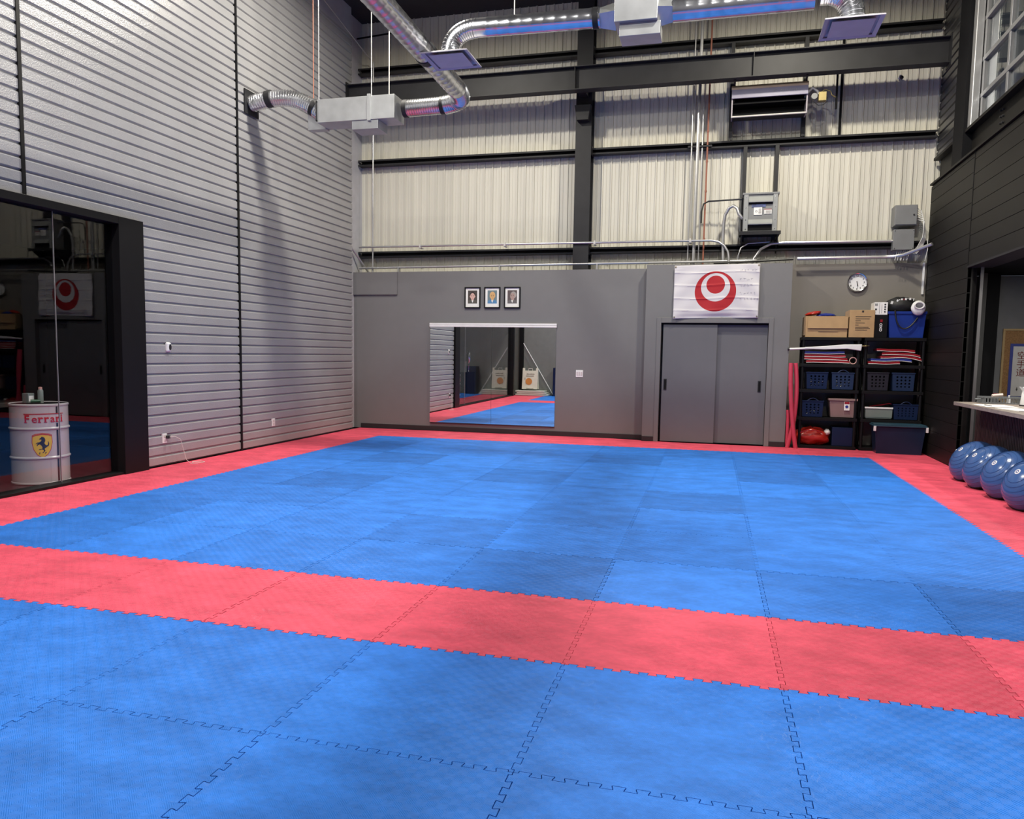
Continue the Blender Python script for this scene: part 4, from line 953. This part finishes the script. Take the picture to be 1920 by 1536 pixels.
# boxes on top
t=thing('cardboard_box','long low open cardboard box with clothes on the left shelving','box',(2.32,10.2,1.83))
part(tubmesh(2.0,2.645,10.02,10.40,1.832,2.17,.02,.006),'box_body',M['card'],t)
part(MB().prism([(10.018,2.165),(10.0,2.165),(9.992,1.975),(10.0,1.975)],2.035,2.645,'x'),'front_flap',M['card'],t)
part(MB().box(1.985,1.999,10.03,10.35,1.86,2.16),'side_flap',M['carddk'],t)
part(MB().box(2.2,2.5,10.011,10.016,1.925,1.94),'printed_line',M['carddk'],t)
t=thing('cardboard_box','upright cardboard box with printed lines, second from the left on top','box',(2.85,10.2,1.83))
part(MB().box(2.665,3.04,10.01,10.38,1.832,2.27),'box_body',M['card'],t,bev=.004)
part(MB().prism([(2.60,2.24),(2.665,2.272),(2.665,2.16),(2.60,2.15)],10.02,10.03,'y'),'open_flap',M['carddk'],t)
q=MB()
for k,(z,l_) in enumerate(((2.165,.23),(2.13,.21),(2.10,.08),(2.065,.14),(2.03,.05),(1.995,.2),(1.975,.22),(1.95,.18))): q.box(2.755,2.755+l_,10.007,10.01,z-.004,z+.004)
part(q,'printed_text',M['ink'],t); part(MB().box(2.845,2.875,10.006,10.01,2.235,2.262),'tape_mark',M['ink'],t)
t=thing('shoe_carton','narrow black carton with white lettering, between cardboard and blue tub','box',(3.13,10.2,1.83))
part(MB().box(3.045,3.235,10.03,10.36,1.832,2.195),'carton_body',M['black'],t,bev=.003)
q=textmb('OXO',.055,.0015); place(q,lambda x,y,z:(3.14-y,10.0285-z,1.995+x)); part(q,'white_lettering',M['white'],t)
part(MB().box(3.125,3.16,10.026,10.0295,2.08,2.12),'red_mark',M['red'],t)
t=thing('white_carton','white printed carton on the narrow black carton','box',(3.12,10.2,2.2))
part(MB().box(3.03,3.225,10.03,10.35,2.197,2.395),'carton_body',M['paper'],t,bev=.003)
q=MB()
for k in range(4): q.lathe([(0,-.003),(.013,-.003)],(3.185,10.029,2.245+k*.038),8,'y')
q.box(3.10,3.103,10.026,10.0295,2.21,2.38); q.box(3.135,3.138,10.026,10.0295,2.22,2.36)
for k in range(4): q.box(3.038+.01*k,3.043+.01*k,10.026,10.0295,2.34,2.375)
q.box(3.04,3.065,10.026,10.0295,2.27,2.295)
part(q,'print',M['blk'],t)
t=thing('storage_tub','bright blue open tub on top of the corner shelving','tub',(3.5,10.2,1.83))
part(tubmesh(3.25,3.79,10.03,10.40,1.832,2.22,.1),'tub_body',M['bluetub'],t,bev=.01)
part(MB().box(3.235,3.80,10.015,10.03,2.21,2.25).box(3.235,3.80,10.40,10.415,2.21,2.25).box(3.235,3.25,10.03,10.40,2.21,2.25).box(3.79,3.80,10.03,10.40,2.21,2.25),'rim',M['bluetub'],t,bev=.003)
t=thing('sports_bag','black sports bag with white lettering heaped in the blue tub','bag',(3.48,10.2,2.1))
part(MB().ball((3.44,10.22,2.34),.25,.15,.15,32,18,.03,9),'bag_body',pm('black_nylon',(.008,.008,.009),.6,bump=.4,bs=12),t,smooth=True)
for k,(x_,z_,w_,h_,m_) in enumerate(((3.295,2.415,.032,.045,'white'),(3.375,2.447,.024,.032,'white'),(3.405,2.46,.012,.012,'white'),(3.44,2.465,.026,.032,'paper'),(3.468,2.462,.01,.03,'red'),(3.497,2.472,.026,.032,'paper'),(3.527,2.478,.01,.01,'white'),(3.56,2.474,.028,.03,'paper'),(3.61,2.474,.024,.010,'white'),(3.61,2.456,.009,.03,'white'))):
    q=MB(); yf=10.22-.15*math.sqrt(max(.05,1-((x_-3.44)/.25)**2-((z_-2.34)/.15)**2*.9)); q.obox((x_,min(10.13,yf)-.02,z_-.022),w_,.012,h_,Matrix.Rotation(.35-.05*k,3,'Y')); part(q,'printed_mark',M[m_],t)
part(MB().tube(bez((3.33,10.005,2.27),(3.35,9.99,1.95),(3.5,9.99,1.86),(3.66,10.0,2.15),16),.012,8),'carrying_strap',M['cable_b'],t,smooth=True)
t=thing('head_guard','white padded head guard with grey mesh hanging over the tub corner','head guard',(3.66,10.0,2.2))
part(MB().ball((3.655,9.965,2.30),.105,.06,.115,28,16,.02,3),'padded_shell',M['white'],t,smooth=True)
q=MB().tube([(3.655+.068*math.cos(a),9.905-.005*math.cos(2*a),2.335+.05*math.sin(a)) for a in [2*PI*k/24 for k in range(24)]],.014,8,closed=True); part(q,'face_rim',M['white'],t,smooth=True)
part(MB().ball((3.655,9.91,2.335),.064,.012,.046,20,10),'face_mesh',pm('grey_mesh',(.16,.16,.18),.6,bump=1,bs=200),t,smooth=True)
part(MB().tube([(3.73,9.95,2.36),(3.78,9.93,2.33),(3.83,9.94,2.29)],.005,6),'strap',M['cable_b'],t,smooth=True)
solo(MB().ball((2.13,10.15,2.22),.13,.08,.035,20,10,.05,6),'red_glove_bundle','red vinyl bundle lying on the open cardboard box','clothing',M['redplastic'],smooth=True).rotation_euler=(0,-.22,0)
solo(MB().ball((2.33,10.16,2.185),.15,.08,.04,20,10,.06,8),'blue_cloth_bundle','blue shiny cloth sticking out of the open cardboard box','clothing',M['bluev'],smooth=True)

# ================================================================== BALANCE TRAINERS
def bosu(c,az,tilt,label,first=[None]):
    R_=.285
    if first[0] is None:
        t=thing('balance_trainer',label,'balance ball',(0,0,0),group='blue balance trainers along the counter')
        prof=[(R_*1.02,.0),(R_*1.04,.012)]
        pr=[(R_*math.cos(a)*1.02,.012+.245*math.sin(a)**.92) for a in [PI/2*k/18 for k in range(19)]]; pr[-1]=(0.0,pr[-1][1])
        part(MB().lathe(pr,(0,0,0),48,'z'),'dome',M['bosu'],t,smooth=True,local=True)
        q=MB()
        for k in (3,5,7,9,11,13): q.lathe([(pr[k][0]+.0005,pr[k][1]),(pr[k][0]+.0022,pr[k][1]+.002),(pr[k][0]-.001,pr[k][1]+.005)],(0,0,0),48,'z',cap=False)
        part(q,'dome_rings',M['bosu'],t,smooth=True,local=True)
        part(MB().lathe([(.0,-.045),(R_*.86,-.045),(R_*.93,-.03),(R_*1.0,-.012),(R_*1.04,0),(R_*1.04,.012),(R_*1.0,.018)],(0,0,0),48,'z'),'platform',M['black'],t,smooth=True,local=True)
        part(MB().lathe([(0,.2605),(.016,.2605),(.03,.2585),(.031,.2555)],(0,0,0),20,'z'),'valve_emblem',M['white'],t,smooth=True,local=True)
        part(MB().lathe([(.010,.2612),(.014,.2618),(.018,.2612)],(0,0,0),16,'z',cap=False),'valve_ring',M['bluev'],t,local=True)
        for s_ in (0,PI):
            part(MB().obox((R_*.97*math.cos(s_),R_*.97*math.sin(s_),-.02),.03,.12,.02),'grip',M['blackmatte'],t,local=True)
        first[0]=t
    else:
        t=copy_tree(first[0]); t['label']=label
    n=V(math.cos(tilt)*math.cos(az),math.cos(tilt)*math.sin(az),math.sin(tilt))
    t.rotation_mode='QUATERNION'; t.rotation_quaternion=n.to_track_quat('Z','Y')
    # rest on the rim and foot of the platform
    low=-min(-R_*1.04*math.cos(tilt),-R_*.86*math.cos(tilt)-.045*math.sin(tilt))
    t.location=(c[0],c[1],low+.002)
    return t
bosu((3.77,7.10),math.radians(-170),math.radians(44),'blue balance ball farthest back, its black base lifting off the mat')
bosu((3.76,6.52),math.radians(-167),math.radians(42),'blue balance ball second from the back, white emblem at its top edge')
bosu((3.76,5.86),math.radians(-160),math.radians(38),'blue balance ball between the second one and the cut-off one')
bosu((3.76,5.20),math.radians(-158),math.radians(38),'blue balance ball nearest the camera, cut by the picture edge')

# ================================================================== COUNTER
ct=thing('reception_counter','wooden-topped reception counter with dark ribbed front','counter',(4,2,0))
part(MB().box(3.65,4.6,-5.5,7.73,.905,.95),'counter_top',M['wood'],ct,bev=.003)
q=MB().box(4.0,4.06,-5.5,7.9,0,.905); y=-5.0
while y<7.9: q.box(3.978,4.0,y,y+.03,0,.905); y+=.05
part(q,'ribbed_front',M['slat'],ct)
struct(MB().box(3.985,4.02,8.15,8.17,0,2.74),'trim_13',pm('grey_jamb',(.075,.072,.072),.6))
cp=MB(); cp.box(4.38,4.545,9.2,9.212,0,2.76); cp.box(4.38,4.545,9.388,9.40,0,2.76); cp.box(4.458,4.467,9.212,9.388,0,2.76)
solo(cp,'black_column','black steel column standing behind the counter end','column',M['blackmatte'])
solo(MB().box(4.315,4.375,9.2,9.4,0,2.76),'grey_post','narrow grey post beside the black column behind the counter','post',pm('grey_post_paint',(.07,.07,.07),.6))
# basket on the counter
t=thing('wire_basket','grey slotted plastic basket with first aid bits on the counter end','basket',(4.25,7.5,.95))
bx0,bx1,by0,by1=3.90,4.36,7.38,7.66; bm_=pm('grey_basket',(.16,.17,.175),.4)
q=MB(); q.box(bx0+.02,bx1-.02,by0+.02,by1-.02,.952,.958)
for k in range(13):
    x=bx0+.015+(bx1-bx0-.03)*k/12; q.box(x-.005,x+.005,by0,by0+.006,.952,1.03); q.box(x-.005,x+.005,by1-.006,by1,.952,1.03)
for k in range(9):
    y=by0+.015+(by1-by0-.03)*k/8; q.box(bx0,bx0+.006,y-.005,y+.005,.952,1.03); q.box(bx1-.006,bx1,y-.005,y+.005,.952,1.03)
q.box(bx0-.004,bx1+.004,by0-.004,by0+.008,1.02,1.037); q.box(bx0-.004,bx1+.004,by1-.008,by1+.004,1.02,1.037); q.box(bx0-.004,bx0+.008,by0,by1,1.02,1.037); q.box(bx1-.008,bx1+.004,by0,by1,1.02,1.037)
q.box(bx0,bx1,by0-.002,by0+.004,.952,.966); q.box(bx0-.002,bx0+.004,by0,by1,.952,.966)
part(q,'basket_body',bm_,t); part(MB().tube([(bx0-.005,by0+.1,1.01),(bx0-.05,by0+.12,1.0),(bx0-.05,by0+.18,1.0),(bx0-.005,by0+.2,1.01)],.008,6),'handle',bm_,t,smooth=True)
solo(MB().lathe([(.0,0),(.022,0),(.022,.06),(.009,.07),(.009,.09),(0,.09)],(4.22,7.52,.958),14,'z').lathe([(0,.09),(.011,.09),(.011,.10),(0,.10)],(4.22,7.52,.958),14,'z'),'pump_bottle','small white bottle standing in the grey counter basket','bottle',M['white'],smooth=True)
solo(MB().tube([(4.02,7.5,1.045),(4.14,7.5,1.06)],.022,12),'tape_roll','pale roll lying across the grey counter basket, left part','tape roll',pm('pale_tape',(.6,.5,.45),.6),smooth=True)
solo(MB().obox((4.10,7.56,1.06),.09,.05,.03),'red_packet','small red packet behind the pale roll in the counter basket','packet',M['red'])
solo(MB().box(3.70,4.05,6.6,7.15,.9515,.953),'paper_sheet','white paper sheets lying on the counter edge near the basket','paper',M['paper'])
solo(MB().obox((3.86,6.1,.956),.24,.5,.008,Matrix.Rotation(.15,3,'Z')),'paper_pad','thicker pad of white paper cut by the picture edge','paper',M['paper'])
solo(MB().tube([(3.78,6.95,.957),(3.80,6.75,.957)],.004,6),'black_pen','black pen lying on the loose white sheets','pen',M['blk'])
t=thing('water_jug','white electric jug standing on the counter at the picture edge','jug',(4.27,7.05,.95))
part(MB().lathe([(.0,0),(.075,0),(.08,.02),(.062,.20),(.055,.23),(0,.235)],(4.27,7.05,.951),24),'body',M['white'],t,smooth=True)
part(MB().prism([(4.215,1.17),(4.175,1.185),(4.215,1.13)],7.02,7.08,'y'),'spout',M['white'],t); part(MB().lathe([(.078,0),(.085,0),(.085,.015),(.078,.015)],(4.27,7.05,.951),24,cap=False),'base',M['blk'],t); part(MB().tube([(4.32,7.05,1.17),(4.37,7.05,1.14),(4.37,7.05,1.04),(4.33,7.05,1.0)],.011,8),'handle',M['blk'],t,smooth=True)
pipe('coiled_cable',[(4.36,7.3,.96),(4.42,7.36,.99),(4.38,7.42,1.01),(4.33,7.34,.98),(4.40,7.3,.965)],.007,'black cable coiled between basket and white jug','cable',M['cable_b'])
dl=thing('added_fill_light','added fill light over the counter, brightening the cork board','lamp',(4.55,7.2,2.72))  # added fill light, out of view, to lift the dark cork board
part(MB().lathe([(.06,0),(.08,0),(.08,.012),(.06,.012)],(4.55,7.2,2.745),20,cap=False),'trim_ring',M['white'],dl)
part(MB().lathe([(0,0),(.06,0)],(4.55,7.2,2.752),20),'lens',M['lampglow'],dl)
lamp_light('lamp_light',(0,0,.02),62,(1,.95,.88),.12,dl)
# corkboard and poster
t=thing('cork_board','cork notice board in a light wood frame behind the counter','notice board',(5.3,9.58,.9))
part(MB().box(4.77,6.2,9.585,9.597,.9,1.94),'cork',M['cork'],t)
part(MB().box(4.74,6.2,9.57,9.599,1.94,1.97).box(4.74,4.77,9.57,9.599,.87,1.94).box(4.74,6.2,9.57,9.599,.87,.9),'wooden_frame',M['oak'],t,bev=.003)
t=thing('calligraphy_poster','blue-mounted paper with dark red calligraphy on the cork board','poster',(5.1,9.57,.95))
part(MB().box(4.85,5.45,9.578,9.584,.93,1.75),'blue_mount',M['bluefr'],t); part(MB().box(4.89,5.41,9.572,9.578,.97,1.71),'paper',M['paper'],t)
for c_,z_ in (('空',1.567),('手',1.44),('道',1.312)):
    q=textmb(c_,.125,.0008); place(q,lambda x,y,z:(5.005+x,9.5715-z,z_+y)); part(q,'brush_character',M['redink'],t)
part(MB().box(4.965,4.975,9.569,9.572,1.05,1.10).box(4.955,4.985,9.569,9.572,1.07,1.075),'small_signature',M['ink'],t)

# ================================================================== GLASS ROOM CONTENT
BX,BY,BR=-6.50,3.24,.285
t=thing('steel_drum','white steel drum with yellow horse shield and striped side','drum',(BX,BY,0))
pr=[(.27,0),(.285,.006),(.285,.02),(.278,.026),(.278,.27),(.290,.282),(.290,.292),(.278,.304),(.278,.585),(.290,.597),(.290,.607),(.278,.619),(.278,.84),(.285,.846),(.285,.862),(.278,.868),(.27,.86),(0,.86)]
part(MB().lathe(pr,(BX,BY,0),64),'drum_body',M['barrel'],t,smooth=True)
part(MB().lathe([(0,.862),(.27,.862)],(BX,BY,0),48),'drum_lid',M['black'],t)
def wrap(mb,ang,z0,rr=.2795):
    # xy text plane -> outside of the drum, x runs counter-clockwise seen from the room
    return place(mb,lambda x,y,z:(BX+(rr+z)*math.cos(ang+x/.28),BY+(rr+z)*math.sin(ang+x/.28),z0+y))
def sub(mb,maxlen=.02):
    b=bmesh.new(); me=bpy.data.meshes.new('t'); me.from_pydata(mb.v,[],mb.f); me.validate(verbose=False); b.from_mesh(me); bmesh.ops.triangulate(b,faces=b.faces)
    for _ in range(3):
        xs_=[v.co.x for v in b.verts]; k=math.floor(min(xs_)/maxlen)
        while k*maxlen<max(xs_):
            bmesh.ops.bisect_plane(b,geom=b.verts[:]+b.edges[:]+b.faces[:],plane_co=(k*maxlen,0,0),plane_no=(1,0,0)); k+=1
        break
    mb2=MB(); mb2.v=[tuple(v.co) for v in b.verts]; b.verts.index_update(); mb2.f=[[v.index for v in f_.verts] for f_ in b.faces]; mb2.m=[0]*len(mb2.f); b.free(); bpy.data.meshes.remove(me); return mb2
AV=math.atan2(-3.547-BY,.6642-BX)    # direction of the camera as seen from the drum
q=MB(); xx=-.175
for ch_,wd in (('F',.069),('e',.061),('r',.056),('r',.056),('a',.061),('r',.056),('i',.032)):
    c_=textmb(ch_,.112,.0012 if ch_ in 'ea' else .003,'LEFT'); mn=min(v[0] for v in c_.v); mx_=max(v[0] for v in c_.v)
    base=min(v[1] for v in c_.v)
    place(c_,lambda x,y,z:(xx+(x-mn),y-base-.03,z)); join(q,c_)
    bw=mx_-mn
    if ch_ in 'Fri': q.box(xx-.006,xx+.024,-.030,-.022,-.0006,.0006)
    if ch_ in 'r': q.box(xx-.006,xx+.008,.020,.026,-.0006,.0006)
    xx+=wd
q.box(-.185,xx,.058,.066,-.0006,.0006)
part(wrap(sub(q,.012),AV+.13,.70,.281),'red_lettering',M['redsign'],t,recalc=False)
sh_k=1.18
sh=[(-.075,.085),(-.05,.098),(0,.105),(.05,.098),(.075,.085),(.078,.02),(.066,-.04),(.04,-.085),(0,-.115),(-.04,-.085),(-.066,-.04),(-.078,.02)]
sh=[(a*sh_k,b*sh_k) for a,b in sh]
q=MB().prism([(a*1.07,b*1.05) for a,b in sh],-.0008,.0002,'z'); part(wrap(sub(q),AV+.07,.43),'shield_outline',M['redsign'],t,recalc=False)
q=MB().prism(sh,.0004,.0012,'z'); part(wrap(sub(q),AV+.07,.43),'yellow_shield',M['yellow'],t,recalc=False)
q=MB().prism([(a*sh_k,b*sh_k) for a,b in [(-.074,.083),(-.05,.096),(0,.103),(.05,.096),(.074,.083),(.0745,.074),(.05,.086),(0,.093),(-.05,.086),(-.0745,.074)]],.0014,.002,'z'); part(wrap(sub(q),AV+.07,.43),'red_shield_band',M['redsign'],t,recalc=False)
horse=[(-.020,.060),(-.010,.068),(-.004,.078),(.004,.074),(.014,.070),(.020,.060),(.024,.046),(.022,.032),(.016,.022),(.018,.010),(.026,.000),(.036,-.004),(.044,.004),(.046,.020),(.042,.034),(.048,.030),(.054,.014),(.052,-.004),(.044,-.014),(.036,-.016),(.030,-.024),(.018,-.030),(.016,-.040),(.022,-.052),(.012,-.066),(.002,-.074),(-.004,-.070),(.006,-.062),(.012,-.052),(.004,-.042),(-.010,-.040),(-.024,-.044),(-.030,-.040),(-.020,-.036),(-.004,-.034),(.000,-.026),(-.004,-.012),(-.012,.000),(-.022,.008),(-.034,.002),(-.040,-.010),(-.044,-.002),(-.038,.010),(-.030,.016),(-.042,.014),(-.052,.006),(-.048,.018),(-.036,.026),(-.024,.026),(-.012,.034),(-.006,.044),(-.008,.052),(-.016,.050),(-.026,.054)]
q=MB().prism([(a*sh_k,b*sh_k) for a,b in horse],.0016,.0026,'z'); part(wrap(sub(q),AV+.07,.43),'prancing_horse',M['blk'],t,recalc=False)
q=MB()
for s_,dx in (('S',-.03),('F',.026)):
    c_=textmb(s_,.026,.0008,shear=.3); place(c_,lambda x,y,z:(x+dx,y-.088,z+.002)); join(q,c_)
part(wrap(q,AV+.07,.43),'shield_letters',M['blk'],t,recalc=False)
for a_,w_ in ((.175,.021),(.202,.014)):
    for (z0,z1) in ((.03,.27),(.305,.585),(.62,.66),(.765,.838)):
        q=MB().prism([(a_-w_/2,z0),(a_+w_/2,z0),(a_+w_/2,z1),(a_-w_/2,z1)],0,.0008,'z'); part(wrap(sub(q),AV,0),'dark_stripe',M['blk'],t,recalc=False)
t=thing('tin_box','small pale green box on the drum lid','box',(BX-.04,BY-.1,.87))
part(MB().box(BX-.05,BX+.03,BY-.16,BY-.08,.872,.975),'box_body',M['sage'],t,bev=.003); part(MB().box(BX+.03,BX+.031,BY-.15,BY-.09,.89,.95),'box_label',M['paper'],t)
t=thing('spray_can','tall green spray can with pale cap on the drum lid','can',(BX+.05,BY-.02,.87))
part(MB().lathe([(0,0),(.028,0),(.028,.135),(.018,.15),(0,.15)],(BX+.07,BY-.04,.868),20),'can_body',M['sage'],t,smooth=True); part(MB().lathe([(0,.145),(.019,.145),(.019,.172),(0,.176)],(BX+.07,BY-.04,.868),20),'cap',pm('pink_cap',(.6,.35,.3),.5),t,smooth=True)
solo(MB().tube([(BX+.06,BY-.16,.892),(BX+.12,BY-.09,.892)],.02,12),'green_bottle','dark green bottle lying on the drum lid before the box','bottle',pm('green_bottle',(.03,.1,.05),.2),smooth=True)
t=thing('side_table','dark table in the glass room left of the drum','table',(-7.5,3.2,0))
part(MB().box(-8.4,-6.95,2.6,3.6,.80,.85),'table_top',pm('table_top',(.05,.045,.04),.4),t,bev=.004)
for x in (-8.3,-7.05):
    for y in (2.7,3.5): part(MB().box(x-.025,x+.025,y-.025,y+.025,0,.8),'leg',M['blackmatte'],t)
# trophy cabinet deep in the glass room (seen in the mirror)
t=thing('display_cabinet','dark display cabinet inside the glass room seen in the mirror','cabinet',(-7.3,-.2,0))
part(MB().box(-7.5,-6.9,-.5,.35,0,.86),'cabinet_body',M['blackmatte'],t,bev=.004); part(MB().box(-7.2,-7.0,0.05,.3,.86,1.2),'glass_box',M['sage'],t)
t=thing('trophy','silver trophy on the display cabinet in the glass room','trophy',(-7.05,-.3,.86))
part(MB().lathe([(0,0),(.09,0),(.09,.02),(.02,.04),(.015,.2),(.03,.22),(.012,.25),(.02,.30),(.06,.36),(.075,.55),(.05,.62),(.0,.70)],(-7.05,-.3,.86),20),'cup',M['chrome'],t,smooth=True)

# ================================================================== SEEN IN THE MIRROR, behind the camera
def asign(cx,y,label):
    t=thing('sandwich_board',label,'sign board',(cx,y,.2))
    for s_,nm in ((1,'front_board'),(-1,'rear_board')):
        M_=Matrix.Rotation(.16*s_,3,'X')
        q=MB(); q.obox((cx,y+.08*s_,.55),.56,.03,.66,M_); q.obox((cx-.24,y+.02*s_,.92),.08,.03,.10,M_); q.obox((cx+.24,y+.02*s_,.92),.08,.03,.10,M_)
        b=part(q,nm,pm('cream_board',(.62,.60,.5),.5),t,bev=.008)
        if s_==1:
            fy_=lambda z:y+.08+.018-(z-.55)*.16
            qq=MB().lathe([(0,0),(.12,0)],(cx-.03,fy_(.5)+.024,.5),24,'y'); part(qq,'orange_emblem',pm('orange_emblem',(.6,.25,.06),.5),b)
            qq=MB(); rr=random.Random(2)
            for (z_,n_,x0) in ((.76,8,-.12),(.69,8,-.14),(.25,7,-.1)):
                for k in range(n_): qq.box(cx+x0+k*.036,cx+x0+k*.036+.02,fy_(z_)-.001,fy_(z_)+.006,z_-.016,z_+.016*rr.uniform(.4,1))
            for k in range(8): qq.box(cx-.19,cx-.17,fy_(.6)-.004,fy_(.6)+.006,.36+.035*k,.38+.035*k)
            part(qq,'painted_marks',M['ink'],b)
    part(MB().tube([(cx-.07,y,.88),(cx-.07,y,.95),(cx+.07,y,.95),(cx+.07,y,.88)],.012,6),'carry_handle',M['offwhite'],t)
asign(-5.55,-2.95,'cream sandwich board with an orange disc, reflected in the mirror')
for k in range(3):
    solo(MB().box(-6.02+.05*(k%2),-4.85-.06*k,-3.17,-2.62,.01+.06*k,.06+.06*k),'foam_board','pale foam slab lying under the sandwich board, '+['lowest','middle','topmost'][k]+' of the stack','foam slab',pm('pale_foam',(.5,.52,.46),.6),'pale foam slabs under the sandwich board',bev=.006)
solo(MB().box(-6.0,-5.86,-3.19,-3.05,0,4.2),'black_post','black square post in the front corner, reflected in the mirror','post',M['blackmatte'])
pipe('white_rope',[(-5.87,-3.12,1.86),(-4.9,-3.12,.28),(-4.76,-3.1,.05)],.014,'white slanting pole leaning from the black post','pole',M['white'])
solo(MB().box(-4.70,-4.3,-3.15,-2.75,0,1.0),'navy_cabinet','navy cabinet at the front wall, reflected at the mirror edge','cabinet',M['navy'],bev=.01)
